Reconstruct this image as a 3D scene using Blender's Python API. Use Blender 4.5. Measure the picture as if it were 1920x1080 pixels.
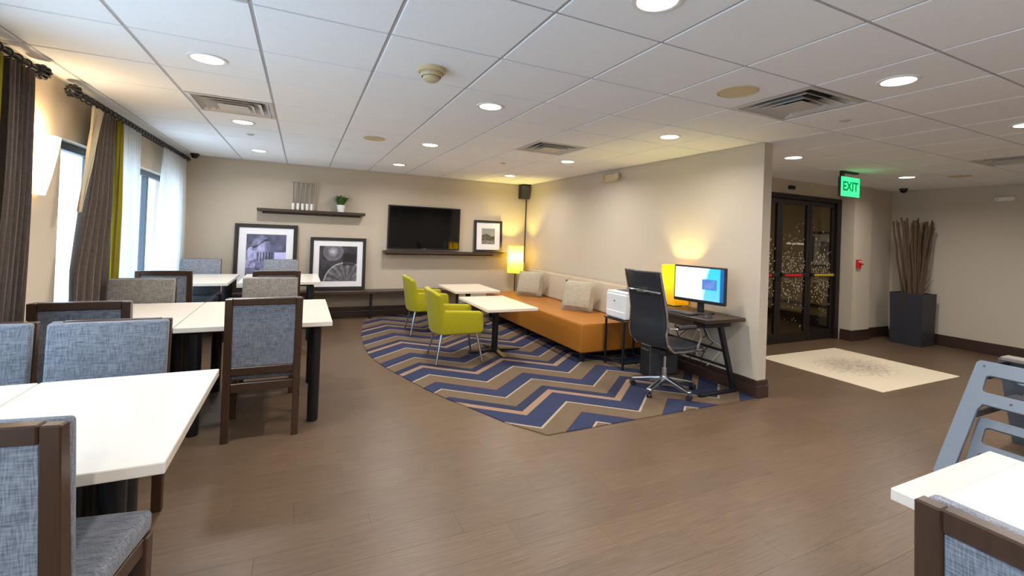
import bpy, bmesh, math, random
from mathutils import Vector, Matrix, Euler
random.seed(7)
PI = math.pi
scene = bpy.context.scene
COL = scene.collection
for o in list(bpy.data.objects):
    bpy.data.objects.remove(o)

# ------------------------------------------------------------------ camera
H = 1.477                 # eye height
CEIL = 2.463              # ceiling height
yaw, pitch, roll = math.radians(25.544), math.radians(0.531), math.radians(2.2015)
fwd = Vector((math.sin(yaw)*math.cos(pitch), math.cos(yaw)*math.cos(pitch), math.sin(pitch)))
right0 = Vector((math.cos(yaw), -math.sin(yaw), 0))
up0 = right0.cross(fwd)
right = right0*math.cos(roll) + up0*math.sin(roll)
up = up0*math.cos(roll) - right0*math.sin(roll)
cam_d = bpy.data.cameras.new('camera')
cam = bpy.data.objects.new('camera', cam_d); COL.objects.link(cam)
cam.matrix_world = Matrix(((right.x, up.x, -fwd.x, 0), (right.y, up.y, -fwd.y, 0), (right.z, up.z, -fwd.z, H), (0, 0, 0, 1)))
cam_d.sensor_width = 36; cam_d.lens = 851.67/1920*36
cam_d.shift_x = -12.92/1920; cam_d.shift_y = -107.56/1920
cam_d.clip_start = 0.05; cam_d.clip_end = 200
scene.camera = cam

# ------------------------------------------------------------------ world, exposure
W = bpy.data.worlds.new('world'); scene.world = W; W.use_nodes = True
bg = W.node_tree.nodes['Background']
bg.inputs['Color'].default_value = (0.66, 0.82, 1.0, 1); bg.inputs['Strength'].default_value = 6.4
scene.view_settings.view_transform = 'Standard'
scene.view_settings.look = 'None'
scene.view_settings.exposure = -0.17
scene.view_settings.gamma = 1.0
scene.view_settings.use_curve_mapping = False
DOWN_W = 19.0             # watts of one ceiling downlight
DOWN_C = (1.0, 0.975, 0.95)
ROOM_BACK = -3.2

def portal(y0, y1, z0, z1):
    l = bpy.data.lights.new('window_portal', 'AREA'); l.shape = 'RECTANGLE'
    l.size = y1-y0; l.size_y = z1-z0; l.cycles.is_portal = True
    o = bpy.data.objects.new('window_portal', l); COL.objects.link(o)
    o.location = (-1.78, (y0+y1)/2, (z0+z1)/2)
    o.rotation_euler = Vector((-1, 0, 0)).to_track_quat('Z', 'Y').to_euler()
    # long side along Y
    o.rotation_euler = (PI/2, 0, -PI/2)
WINDOWS = [(-2.6, -0.2, 0.5, 2.06), (0.3, 3.3, 0.5, 2.06), (4.42, 7.62, 0.5, 2.06)]
for w in WINDOWS:
    portal(*w)

# ------------------------------------------------------------------ helpers
def link(o, parent=None):
    COL.objects.link(o)
    if parent is not None:
        o.parent = parent
    return o
def tag(o, label=None, cat=None, group=None, kind=None):
    if label: o['label'] = label
    if cat: o['category'] = cat
    if group: o['group'] = group
    if kind: o['kind'] = kind
    return o
def thing(name, label, cat, loc=(0, 0, 0), rz=0, group=None, kind=None):
    o = bpy.data.objects.new(name, None); o.empty_display_size = 0.1
    COL.objects.link(o); o.location = loc; o.rotation_euler = (0, 0, rz)
    return tag(o, label, cat, group, kind)
def obj(name, bm, m, parent=None, smooth=False):
    me = bpy.data.meshes.new(name); bmesh.ops.recalc_face_normals(bm, faces=bm.faces[:])
    bm.to_mesh(me); bm.free()
    if m is not None: me.materials.append(m)
    if smooth:
        for p in me.polygons: p.use_smooth = True
        try: me.set_sharp_from_angle(angle=math.radians(40))
        except Exception: pass
    return link(bpy.data.objects.new(name, me), parent)
def copy_tree(o, parent=None):
    c = o.copy(); COL.objects.link(c); c.parent = parent
    for ch in list(o.children):
        copy_tree(ch, c)
    return c
def nb(): return bmesh.new()
def add_box(bm, x0, x1, y0, y1, z0, z1, bev=0.0, seg=1, mat=None):
    vs = [Vector((x, y, z)) for x in (x0, x1) for y in (y0, y1) for z in (z0, z1)]
    if mat is not None: vs = [mat @ v for v in vs]
    v = [bm.verts.new(p) for p in vs]
    fs = [bm.faces.new([v[i] for i in f]) for f in ((0, 1, 3, 2), (4, 6, 7, 5), (0, 4, 5, 1), (2, 3, 7, 6), (0, 2, 6, 4), (1, 5, 7, 3))]
    if bev > 0:
        es = list({e for f in fs for e in f.edges})
        bmesh.ops.bevel(bm, geom=es, offset=bev, segments=seg, affect='EDGES', profile=0.5)
    return bm
def box(name, x0, x1, y0, y1, z0, z1, m, parent=None, bev=0.003, seg=1, mat=None, smooth=False):
    return obj(name, add_box(nb(), x0, x1, y0, y1, z0, z1, bev, seg, mat), m, parent, smooth)
def add_prism(bm, poly, axis, a, b, bev=0.0, seg=1):
    """poly: 2-D points; extruded along axis from a to b"""
    def P(p, t):
        if axis == 'x': return (t, p[0], p[1])
        if axis == 'y': return (p[0], t, p[1])
        return (p[0], p[1], t)
    A = [bm.verts.new(P(p, a)) for p in poly]; B = [bm.verts.new(P(p, b)) for p in poly]
    n = len(poly)
    fs = [bm.faces.new(A), bm.faces.new(B[::-1])]
    for i in range(n):
        fs.append(bm.faces.new((A[i], A[(i+1) % n], B[(i+1) % n], B[i])))
    if bev > 0:
        es = list({e for f in fs for e in f.edges})
        bmesh.ops.bevel(bm, geom=es, offset=bev, segments=seg, affect='EDGES', profile=0.5)
    return bm
def add_tube(bm, pts, r, n=10, caps=True):
    """round tube through pts; r a number or a list"""
    pts = [Vector(p) for p in pts]
    rs = r if isinstance(r, (list, tuple)) else [r]*len(pts)
    prev = None; rings = []
    for i, p in enumerate(pts):
        if i == 0: d = pts[1]-p
        elif i == len(pts)-1: d = p-pts[i-1]
        else: d = (pts[i+1]-p).normalized()+(p-pts[i-1]).normalized()
        d.normalize()
        if prev is None:
            a = Vector((0, 0, 1)) if abs(d.z) < 0.9 else Vector((1, 0, 0))
            u = d.cross(a).normalized()
        else:
            u = (prev-d*prev.dot(d)).normalized()
        prev = u; w = d.cross(u)
        rings.append([bm.verts.new(p+(u*math.cos(2*PI*k/n)+w*math.sin(2*PI*k/n))*rs[i]) for k in range(n)])
    for a, b in zip(rings, rings[1:]):
        for k in range(n):
            bm.faces.new((a[k], a[(k+1) % n], b[(k+1) % n], b[k]))
    if caps:
        bm.faces.new(rings[0][::-1]); bm.faces.new(rings[-1])
    return bm
def add_lathe(bm, prof, c=(0, 0, 0), n=24, a0=0.0, a1=2*PI, mat=None):
    """prof: (radius, z) pairs"""
    full = abs(a1-a0-2*PI) < 1e-6
    m = n if full else n+1
    rings = []
    for r, z in prof:
        ring = []
        for k in range(m):
            t = a0+(a1-a0)*k/n
            p = Vector((c[0]+r*math.cos(t), c[1]+r*math.sin(t), c[2]+z))
            if mat is not None: p = mat @ p
            ring.append(bm.verts.new(p))
        rings.append(ring)
    for a, b in zip(rings, rings[1:]):
        for k in range(n):
            bm.faces.new((a[k], a[(k+1) % m], b[(k+1) % m], b[k]))
    if prof[0][0] > 1e-5 and full: bm.faces.new(rings[0][::-1])
    if prof[-1][0] > 1e-5 and full: bm.faces.new(rings[-1])
    return bm
def tube(name, pts, r, m, parent=None, n=10):
    return obj(name, add_tube(nb(), pts, r, n), m, parent, True)
def lathe(name, prof, m, parent=None, c=(0, 0, 0), n=24, mat=None):
    return obj(name, add_lathe(nb(), prof, c, n, mat=mat), m, parent, True)
def ball(name, c, r, m, parent=None, sc=(1, 1, 1), n=16):
    bm = nb(); bmesh.ops.create_uvsphere(bm, u_segments=n, v_segments=n//2, radius=r)
    for v in bm.verts: v.co = Vector((v.co.x*sc[0]+c[0], v.co.y*sc[1]+c[1], v.co.z*sc[2]+c[2]))
    return obj(name, bm, m, parent, True)
def cushion_bm(sx, sy, sz, n=10, p=0.45, edge=0.25):
    """a pillow: full in the middle, thin towards the rim"""
    bm = nb(); g = {}
    for s in (1, -1):
        for i in range(n+1):
            for j in range(n+1):
                u, v = 2*i/n-1, 2*j/n-1
                rim = abs(u) > .999 or abs(v) > .999
                if rim and s < 0: g[s, i, j] = g[1, i, j]; continue
                h = ((1-u**4)*(1-v**4))**p
                k = 1-0.06*(1-abs(v)**2)*abs(u)**3*0-0.05*((1-v*v)*abs(u)**4)
                k2 = 1-0.05*((1-u*u)*abs(v)**4)
                g[s, i, j] = bm.verts.new((u*sx/2*k, v*sy/2*k2, s*h*sz/2))
    for s in (1, -1):
        for i in range(n):
            for j in range(n):
                bm.faces.new((g[s, i, j], g[s, i+1, j], g[s, i+1, j+1], g[s, i, j+1]))
    return bm
def curve_panel(name, outer, holes, thick, bev, m, parent=None, matrix=None):
    """flat panel with holes, cut out as a filled 2-D curve and turned into a mesh"""
    cu = bpy.data.curves.new(name, 'CURVE'); cu.dimensions = '2D'; cu.fill_mode = 'BOTH'
    cu.extrude = max(thick/2-bev, 0.0005); cu.bevel_depth = bev; cu.bevel_resolution = 1
    for loop in [outer]+holes:
        s = cu.splines.new('POLY'); s.points.add(len(loop)-1); s.use_cyclic_u = True
        for p, q in zip(s.points, loop): p.co = (q[0], q[1], 0, 1)
    t = bpy.data.objects.new(name, cu); COL.objects.link(t)
    dg = bpy.context.evaluated_depsgraph_get()
    me = bpy.data.meshes.new_from_object(t.evaluated_get(dg)); me.name = name
    bpy.data.objects.remove(t); bpy.data.curves.remove(cu)
    if matrix is not None: me.transform(matrix)
    me.materials.clear(); me.materials.append(m)
    return link(bpy.data.objects.new(name, me), parent)
def rrect(x0, x1, y0, y1, r, n=5, skew=0.0):
    pts = []
    for cx, cy, a in ((x1-r, y1-r, 0), (x0+r, y1-r, PI/2), (x0+r, y0+r, PI), (x1-r, y0+r, 1.5*PI)):
        for k in range(n+1):
            t = a+PI/2*k/n
            y = cy+r*math.sin(t)
            pts.append((cx+r*math.cos(t)+skew*y, y))
    return pts
def text_obj(name, s, size, thick, m, parent, matrix):
    cu = bpy.data.curves.new(name, 'FONT'); cu.body = s; cu.size = size; cu.extrude = thick
    cu.align_x = 'CENTER'; cu.align_y = 'CENTER'; cu.offset = size*0.03
    t = bpy.data.objects.new(name, cu); COL.objects.link(t)
    dg = bpy.context.evaluated_depsgraph_get()
    me = bpy.data.meshes.new_from_object(t.evaluated_get(dg)); me.name = name
    bpy.data.objects.remove(t); bpy.data.curves.remove(cu)
    me.transform(matrix); me.materials.clear(); me.materials.append(m)
    return link(bpy.data.objects.new(name, me), parent)

# ------------------------------------------------------------------ materials
def srgb(r, g, b):
    f = lambda c: (c/255/12.92) if c/255 <= 0.04045 else ((c/255+0.055)/1.055)**2.4
    return (f(r), f(g), f(b))
MATS = {}
def new_mat(name):
    m = bpy.data.materials.new(name); m.use_nodes = True
    nt = m.node_tree; b = nt.nodes['Principled BSDF']
    MATS[name] = m
    return m, nt, b
def mat(name, rgb, rough=0.5, metal=0.0, var=0.06, scale=30.0, bump=0.0, spec=0.5, stretch=(1, 1, 1), coat=0.0, emit=None, estr=0.0):
    """procedural: a noise varies the colour a little and can add fine relief"""
    m, nt, b = new_mat(name)
    c = srgb(*rgb)
    N = nt.nodes.new; L = nt.links.new
    tc = N('ShaderNodeTexCoord'); mp = N('ShaderNodeMapping'); nz = N('ShaderNodeTexNoise'); mx = N('ShaderNodeMix'); mx.data_type = 'RGBA'
    mp.inputs['Scale'].default_value = stretch
    nz.inputs['Scale'].default_value = scale; nz.inputs['Detail'].default_value = 4
    L(tc.outputs['Object'], mp.inputs['Vector']); L(mp.outputs['Vector'], nz.inputs['Vector']); L(nz.outputs['Fac'], mx.inputs['Factor'])
    mx.inputs['A'].default_value = tuple(x*(1-var) for x in c)+(1,)
    mx.inputs['B'].default_value = tuple(min(1, x*(1+var)) for x in c)+(1,)
    L(mx.outputs['Result'], b.inputs['Base Color'])
    b.inputs['Roughness'].default_value = rough; b.inputs['Metallic'].default_value = metal
    b.inputs['Specular IOR Level'].default_value = spec
    b.inputs['Coat Weight'].default_value = coat
    if bump > 0:
        bp = N('ShaderNodeBump'); bp.inputs['Strength'].default_value = bump; bp.inputs['Distance'].default_value = 0.002
        L(nz.outputs['Fac'], bp.inputs['Height']); L(bp.outputs['Normal'], b.inputs['Normal'])
    if emit:
        b.inputs['Emission Color'].default_value = srgb(*emit)+(1,); b.inputs['Emission Strength'].default_value = estr
    return m
def fabric(name, rgb, rgb2, scale=260.0, rough=0.9):
    """woven cloth: two crossed threads of slightly different tone"""
    m, nt, b = new_mat(name)
    N = nt.nodes.new; L = nt.links.new
    tc = N('ShaderNodeTexCoord')
    ns = []
    for st in ((1, 1, .08), (.08, .6, 1)):
        mp = N('ShaderNodeMapping'); mp.inputs['Scale'].default_value = st
        nz = N('ShaderNodeTexNoise'); nz.inputs['Scale'].default_value = scale; nz.inputs['Detail'].default_value = 2
        L(tc.outputs['Object'], mp.inputs['Vector']); L(mp.outputs['Vector'], nz.inputs['Vector']); ns.append(nz)
    ad = N('ShaderNodeMath'); ad.operation = 'ADD'; L(ns[0].outputs['Fac'], ad.inputs[0]); L(ns[1].outputs['Fac'], ad.inputs[1])
    mr = N('ShaderNodeMapRange'); mr.inputs['From Min'].default_value = .75; mr.inputs['From Max'].default_value = 1.25; L(ad.outputs[0], mr.inputs['Value'])
    mx = N('ShaderNodeMix'); mx.data_type = 'RGBA'; L(mr.outputs[0], mx.inputs['Factor'])
    mx.inputs['A'].default_value = srgb(*rgb)+(1,); mx.inputs['B'].default_value = srgb(*rgb2)+(1,)
    L(mx.outputs['Result'], b.inputs['Base Color'])
    bp = N('ShaderNodeBump'); bp.inputs['Strength'].default_value = .35; bp.inputs['Distance'].default_value = .001
    L(ad.outputs[0], bp.inputs['Height']); L(bp.outputs['Normal'], b.inputs['Normal'])
    b.inputs['Roughness'].default_value = rough; b.inputs['Specular IOR Level'].default_value = .2
    b.inputs['Sheen Weight'].default_value = .15
    return m
def wood(name, rgb, rgb2, rough=0.4, stretch=(1, 1, 12), scale=18, coat=.1):
    m, nt, b = new_mat(name)
    N = nt.nodes.new; L = nt.links.new
    tc = N('ShaderNodeTexCoord'); mp = N('ShaderNodeMapping'); mp.inputs['Scale'].default_value = tuple(1/s for s in stretch)
    nz = N('ShaderNodeTexNoise'); nz.inputs['Scale'].default_value = scale*4; nz.inputs['Detail'].default_value = 5; nz.inputs['Distortion'].default_value = .6
    L(tc.outputs['Object'], mp.inputs['Vector']); L(mp.outputs['Vector'], nz.inputs['Vector'])
    mx = N('ShaderNodeMix'); mx.data_type = 'RGBA'; L(nz.outputs['Fac'], mx.inputs['Factor'])
    mx.inputs['A'].default_value = srgb(*rgb)+(1,); mx.inputs['B'].default_value = srgb(*rgb2)+(1,)
    L(mx.outputs['Result'], b.inputs['Base Color'])
    b.inputs['Roughness'].default_value = rough; b.inputs['Coat Weight'].default_value = coat; b.inputs['Coat Roughness'].default_value = .3
    return m
def emission(name, rgb, strength):
    m = bpy.data.materials.new(name); m.use_nodes = True; nt = m.node_tree
    nt.nodes.clear(); o = nt.nodes.new('ShaderNodeOutputMaterial'); e = nt.nodes.new('ShaderNodeEmission')
    e.inputs['Color'].default_value = srgb(*rgb)+(1,); e.inputs['Strength'].default_value = strength
    nt.links.new(e.outputs[0], o.inputs[0]); return m
def thin_glass(name, tint=(1, 1, 1), refl=0.08):
    m = bpy.data.materials.new(name); m.use_nodes = True; nt = m.node_tree; nt.nodes.clear()
    N = nt.nodes.new; L = nt.links.new
    o = N('ShaderNodeOutputMaterial'); t = N('ShaderNodeBsdfTransparent'); g = N('ShaderNodeBsdfGlossy'); x = N('ShaderNodeMixShader')
    t.inputs['Color'].default_value = tint+(1,); g.inputs['Roughness'].default_value = .03
    f = N('ShaderNodeLayerWeight'); f.inputs['Blend'].default_value = .5      # facing: same from either side of the pane
    pw = N('ShaderNodeMath'); pw.operation = 'POWER'; pw.inputs[1].default_value = 4.0; L(f.outputs['Facing'], pw.inputs[0])
    ma = N('ShaderNodeMath'); ma.operation = 'MULTIPLY_ADD'; ma.inputs[1].default_value = .55; ma.inputs[2].default_value = .03; L(pw.outputs[0], ma.inputs[0])
    L(ma.outputs[0], x.inputs[0]); L(t.outputs[0], x.inputs[1]); L(g.outputs[0], x.inputs[2]); L(x.outputs[0], o.inputs[0])
    return m
def sheer_mat(name, rgb, trans=0.5, alpha=0.0):
    """thin cloth that lets light through"""
    m = bpy.data.materials.new(name); m.use_nodes = True; nt = m.node_tree; nt.nodes.clear()
    N = nt.nodes.new; L = nt.links.new
    o = N('ShaderNodeOutputMaterial'); d = N('ShaderNodeBsdfDiffuse'); t = N('ShaderNodeBsdfTranslucent'); x = N('ShaderNodeMixShader')
    tc = N('ShaderNodeTexCoord'); nz = N('ShaderNodeTexNoise'); nz.inputs['Scale'].default_value = 60
    mx = N('ShaderNodeMix'); mx.data_type = 'RGBA'; c = srgb(*rgb)
    mx.inputs['A'].default_value = tuple(v*.92 for v in c)+(1,); mx.inputs['B'].default_value = c+(1,)
    L(tc.outputs['Object'], nz.inputs['Vector']); L(nz.outputs['Fac'], mx.inputs['Factor'])
    L(mx.outputs['Result'], d.inputs['Color']); L(mx.outputs['Result'], t.inputs['Color'])
    x.inputs[0].default_value = trans
    L(d.outputs[0], x.inputs[1]); L(t.outputs[0], x.inputs[2])
    out = x
    if alpha > 0:
        tr = N('ShaderNodeBsdfTransparent'); x2 = N('ShaderNodeMixShader'); x2.inputs[0].default_value = alpha
        L(x.outputs[0], x2.inputs[1]); L(tr.outputs[0], x2.inputs[2]); out = x2
    L(out.outputs[0], o.inputs[0])
    return m
def print_mat(name, emit=0.0, rough=.5):
    """flat print: colour comes from the sheet's own colour attribute"""
    m, nt, b = new_mat(name)
    a = nt.nodes.new('ShaderNodeVertexColor'); a.layer_name = 'print'
    nt.links.new(a.outputs['Color'], b.inputs['Base Color']); b.inputs['Roughness'].default_value = rough
    if emit > 0:
        nt.links.new(a.outputs['Color'], b.inputs['Emission Color']); b.inputs['Emission Strength'].default_value = emit
        b.inputs['Base Color'].default_value = (0, 0, 0, 1)
        nt.links.remove(b.inputs['Base Color'].links[0])
        b.inputs['Base Color'].default_value = (.02, .02, .02, 1)
    return m
def print_sheet(name, w, h, n, fn, m, parent, matrix):
    """n cells across; fn(u, v) gives an sRGB colour for u, v in 0..1 (v up)"""
    nv = max(2, int(n*h/w)); verts = []; cols = []
    for j in range(nv+1):
        for i in range(n+1):
            u, v = i/n, j/nv
            verts.append(((u-.5)*w, (v-.5)*h, 0)); cols.append(srgb(*fn(u, v)))
    faces = [(j*(n+1)+i, j*(n+1)+i+1, (j+1)*(n+1)+i+1, (j+1)*(n+1)+i) for j in range(nv) for i in range(n)]
    me = bpy.data.meshes.new(name); me.from_pydata(verts, [], faces)
    ca = me.color_attributes.new('print', 'FLOAT_COLOR', 'POINT')
    for k, c in enumerate(cols): ca.data[k].color = c+(1,)
    me.transform(matrix); me.materials.append(m)
    return link(bpy.data.objects.new(name, me), parent)

def floor_mat():
    m, nt, b = new_mat('plank_vinyl')
    N = nt.nodes.new; L = nt.links.new
    geo = N('ShaderNodeNewGeometry'); mp = N('ShaderNodeMapping'); mp.inputs['Scale'].default_value = (1.2, 26, 1)
    n1 = N('ShaderNodeTexNoise'); n1.inputs['Scale'].default_value = 4; n1.inputs['Detail'].default_value = 6; n1.inputs['Roughness'].default_value = .65
    L(geo.outputs['Position'], mp.inputs['Vector']); L(mp.outputs['Vector'], n1.inputs['Vector'])
    oi = N('ShaderNodeObjectInfo')
    cr = N('ShaderNodeValToRGB'); e = cr.color_ramp.elements
    e[0].position = .3; e[0].color = srgb(87, 69, 52)+(1,); e[1].position = .72; e[1].color = srgb(114, 92, 72)+(1,)
    L(n1.outputs['Fac'], cr.inputs['Fac'])
    mr = N('ShaderNodeMapRange'); mr.inputs['To Min'].default_value = .93; mr.inputs['To Max'].default_value = 1.05; L(oi.outputs['Random'], mr.inputs['Value'])
    mu = N('ShaderNodeVectorMath'); mu.operation = 'SCALE'; L(cr.outputs['Color'], mu.inputs[0]); L(mr.outputs[0], mu.inputs['Scale'])
    L(mu.outputs[0], b.inputs['Base Color'])
    b.inputs['Roughness'].default_value = .36; b.inputs['Specular IOR Level'].default_value = .4
    bp = N('ShaderNodeBump'); bp.inputs['Strength'].default_value = .06; bp.inputs['Distance'].default_value = .001
    L(n1.outputs['Fac'], bp.inputs['Height']); L(bp.outputs['Normal'], b.inputs['Normal'])
    return m
def tile_mat():
    m, nt, b = new_mat('ceiling_tile')
    N = nt.nodes.new; L = nt.links.new
    geo = N('ShaderNodeNewGeometry'); nz = N('ShaderNodeTexNoise'); nz.inputs['Scale'].default_value = 90; nz.inputs['Detail'].default_value = 3
    L(geo.outputs['Position'], nz.inputs['Vector'])
    oi = N('ShaderNodeObjectInfo'); mr = N('ShaderNodeMapRange'); mr.inputs['To Min'].default_value = .985; mr.inputs['To Max'].default_value = 1.0; L(oi.outputs['Random'], mr.inputs['Value'])
    mx = N('ShaderNodeMix'); mx.data_type = 'RGBA'; L(nz.outputs['Fac'], mx.inputs['Factor'])
    mx.inputs['A'].default_value = srgb(236, 237, 238)+(1,); mx.inputs['B'].default_value = srgb(248, 248, 249)+(1,)
    mu = N('ShaderNodeVectorMath'); mu.operation = 'SCALE'; L(mx.outputs['Result'], mu.inputs[0]); L(mr.outputs[0], mu.inputs['Scale'])
    L(mu.outputs[0], b.inputs['Base Color']); b.inputs['Roughness'].default_value = .95; b.inputs['Specular IOR Level'].default_value = .1
    return m
def wall_mat(name, rgb):
    m, nt, b = new_mat(name)
    N = nt.nodes.new; L = nt.links.new
    geo = N('ShaderNodeNewGeometry'); mp = N('ShaderNodeMapping'); mp.inputs['Scale'].default_value = (22, 22, 3)
    nz = N('ShaderNodeTexNoise'); nz.inputs['Scale'].default_value = 6; nz.inputs['Detail'].default_value = 5
    L(geo.outputs['Position'], mp.inputs['Vector']); L(mp.outputs['Vector'], nz.inputs['Vector'])
    mx = N('ShaderNodeMix'); mx.data_type = 'RGBA'; L(nz.outputs['Fac'], mx.inputs['Factor']); c = srgb(*rgb)
    mx.inputs['A'].default_value = tuple(v*.95 for v in c)+(1,); mx.inputs['B'].default_value = tuple(v*1.04 for v in c)+(1,)
    L(mx.outputs['Result'], b.inputs['Base Color']); b.inputs['Roughness'].default_value = .8; b.inputs['Specular IOR Level'].default_value = .25
    return m
def rug_mat():
    m, nt, b = new_mat('chevron_carpet')
    N = nt.nodes.new; L = nt.links.new
    geo = N('ShaderNodeNewGeometry'); sp = N('ShaderNodeSeparateXYZ'); L(geo.outputs['Position'], sp.inputs[0])
    def M(op, a, bb, c=None):
        n = N('ShaderNodeMath'); n.operation = op
        for k, v in enumerate((a, bb, c)):
            if v is None: continue
            if isinstance(v, (int, float)): n.inputs[k].default_value = v
            else: L(v, n.inputs[k])
        return n.outputs[0]
    s = M('SUBTRACT', sp.outputs['X'], 1.715)
    pp = M('PINGPONG', s, 0.475)
    tri = M('MULTIPLY', pp, 0.41/0.475)
    c = M('SUBTRACT', sp.outputs['Y'], tri)
    c = M('SUBTRACT', c, 3.035)
    c = M('DIVIDE', c, 1.14)
    fr = M('FRACT', c, None)
    cr = N('ShaderNodeValToRGB'); cr.color_ramp.interpolation = 'CONSTANT'
    white, blue, peach, taupe, dark, orange = (162, 146, 130), (52, 57, 80), (144, 117, 96), (107, 90, 72), (50, 52, 72), (128, 86, 58)
    seq = [(0, white), (.022, blue), (.235, peach), (.31, dark), (.415, taupe), (.595, white), (.615, blue), (.80, orange), (.812, taupe)]
    el = cr.color_ramp.elements
    el[0].position = 0; el[0].color = srgb(*seq[0][1])+(1,); el[1].position = seq[1][0]; el[1].color = srgb(*seq[1][1])+(1,)
    for p, col in seq[2:]:
        e = el.new(p); e.color = srgb(*col)+(1,)
    L(fr, cr.inputs['Fac'])
    nz = N('ShaderNodeTexNoise'); nz.inputs['Scale'].default_value = 160; nz.inputs['Detail'].default_value = 3; L(geo.outputs['Position'], nz.inputs['Vector'])
    mr = N('ShaderNodeMapRange'); mr.inputs['To Min'].default_value = .7; mr.inputs['To Max'].default_value = 1.3; L(nz.outputs['Fac'], mr.inputs['Value'])
    mu = N('ShaderNodeVectorMath'); mu.operation = 'SCALE'; L(cr.outputs['Color'], mu.inputs[0]); L(mr.outputs[0], mu.inputs['Scale'])
    L(mu.outputs[0], b.inputs['Base Color']); b.inputs['Roughness'].default_value = .95; b.inputs['Specular IOR Level'].default_value = .1
    bp = N('ShaderNodeBump'); bp.inputs['Strength'].default_value = .4; bp.inputs['Distance'].default_value = .002
    L(nz.outputs['Fac'], bp.inputs['Height']); L(bp.outputs['Normal'], b.inputs['Normal'])
    return m
def doormat_mat():
    m, nt, b = new_mat('doormat_pile')
    N = nt.nodes.new; L = nt.links.new
    tc = N('ShaderNodeTexCoord'); vo = N('ShaderNodeTexNoise'); vo.inputs['Scale'].default_value = 22; vo.inputs['Detail'].default_value = 4; vo.inputs['Roughness'].default_value = .7
    L(tc.outputs['Object'], vo.inputs['Vector'])
    mp = N('ShaderNodeMapping'); mp.inputs['Scale'].default_value = (1.3, 1.7, 1); L(tc.outputs['Object'], mp.inputs['Vector'])
    ln = N('ShaderNodeVectorMath'); ln.operation = 'LENGTH'; L(mp.outputs['Vector'], ln.inputs[0])
    mr = N('ShaderNodeMapRange'); mr.inputs['From Min'].default_value = .35; mr.inputs['From Max'].default_value = 1.0; mr.inputs['To Min'].default_value = .1; mr.inputs['To Max'].default_value = -.22; L(ln.outputs['Value'], mr.inputs['Value'])
    ad = N('ShaderNodeMath'); ad.operation = 'ADD'; L(vo.outputs['Fac'], ad.inputs[0]); L(mr.outputs[0], ad.inputs[1])
    cr = N('ShaderNodeValToRGB'); e = cr.color_ramp.elements; e[0].position = .42; e[0].color = srgb(214, 198, 172)+(1,); e[1].position = .74; e[1].color = srgb(156, 140, 122)+(1,)
    L(ad.outputs[0], cr.inputs['Fac']); L(cr.outputs['Color'], b.inputs['Base Color']); b.inputs['Roughness'].default_value = .95; b.inputs['Specular IOR Level'].default_value = .1
    return m

M_FLOOR = floor_mat(); M_TILE = tile_mat(); M_RUG = rug_mat(); M_DOORMAT = doormat_mat()
M_WALL = wall_mat('wall_vinyl', (195, 182, 163))
M_WALL_V = wall_mat('vestibule_paint', (190, 168, 112))
M_WHITE = mat('white_paint', (232, 230, 226), .6, var=.02)
M_GRID = mat('grid_metal', (176, 176, 178), .5, var=.02)
M_BASE = wood('dark_base_wood', (52, 36, 30), (66, 46, 38), .35, (12, 12, 1))
M_ESP = wood('espresso_wood', (50, 36, 28), (68, 50, 40), .4, (12, 1, 1))
M_CHAIRWOOD = wood('walnut_stain', (54, 36, 25), (76, 52, 36), .34, (1, 1, 12))
M_CFAB = fabric('blue_grey_weave', (96, 100, 108), (145, 148, 156))
M_CFAB2 = fabric('taupe_weave', (104, 102, 98), (150, 146, 140))
M_LAM = mat('white_laminate', (232, 222, 208), .3, var=.02, scale=6, stretch=(1, 8, 1), coat=.2)
M_LAMW = wood('pale_maple_laminate', (226, 208, 186), (238, 224, 206), .3, (6, 1, 1), 10)
M_BLACK = mat('black_steel', (30, 31, 34), .38, .2, var=.08)
M_CHROME = mat('chrome', (205, 207, 212), .14, 1.0, var=.02)
M_ALU = mat('polished_aluminium', (188, 190, 194), .25, 1.0, var=.03)
M_DARKPL = mat('black_plastic', (28, 28, 30), .45, var=.1)
M_GREYPL = mat('grey_plastic', (70, 72, 76), .5, var=.06)
M_LEATHER = mat('black_leather', (40, 42, 47), .36, var=.12, scale=120, bump=.15)
M_ORANGE = mat('caramel_leather', (166, 104, 34), .34, var=.08, scale=7, bump=.05)
M_BEIGE = fabric('beige_upholstery', (168, 152, 128), (186, 170, 146), 220)
M_PILLOW = fabric('greige_pillow_weave', (150, 138, 118), (180, 168, 146), 200)
M_LIME = fabric('lime_wool', (156, 146, 16), (174, 164, 30), 240)
M_BROWNC = fabric('brown_drape', (74, 64, 58), (90, 79, 71), 180)
M_LIMEC = sheer_mat('olive_drape', (146, 134, 48), .28)
M_CREAM = sheer_mat('cream_lining', (226, 214, 188), .35)
M_SHEER = sheer_mat('white_sheer', (238, 240, 240), .6, .22)
M_GLASS = thin_glass('window_glass', (.92, .97, 1.0))
M_DGLASS = thin_glass('door_glass', (.80, .78, .72))
M_WINF = mat('window_frame_grey', (86, 92, 100), .45, .3, var=.04)
M_BRONZE = mat('dark_bronze_frame', (36, 29, 26), .4, .3, var=.08)
M_BISQUE = mat('bisque_plastic', (206, 188, 148), .5, var=.03)
M_IVORY = mat('ivory_plastic', (224, 218, 202), .5, var=.03)
M_FROST = sheer_mat('frosted_film', (206, 196, 172), .3, .05)
M_PRINT = print_mat('art_print')
M_SCREEN = print_mat('lit_screen', 1.5, .3)
M_PAPER = mat('white_mount_board', (236, 234, 236), .8, var=.01)
M_FRAMEB = mat('black_picture_frame', (34, 30, 29), .4, var=.08)
M_TVB = mat('tv_glass', (7, 7, 8), .06, var=.0, spec=.3)
M_SHADE = sheer_mat('yellow_lampshade', (255, 232, 96), .8)
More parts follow.
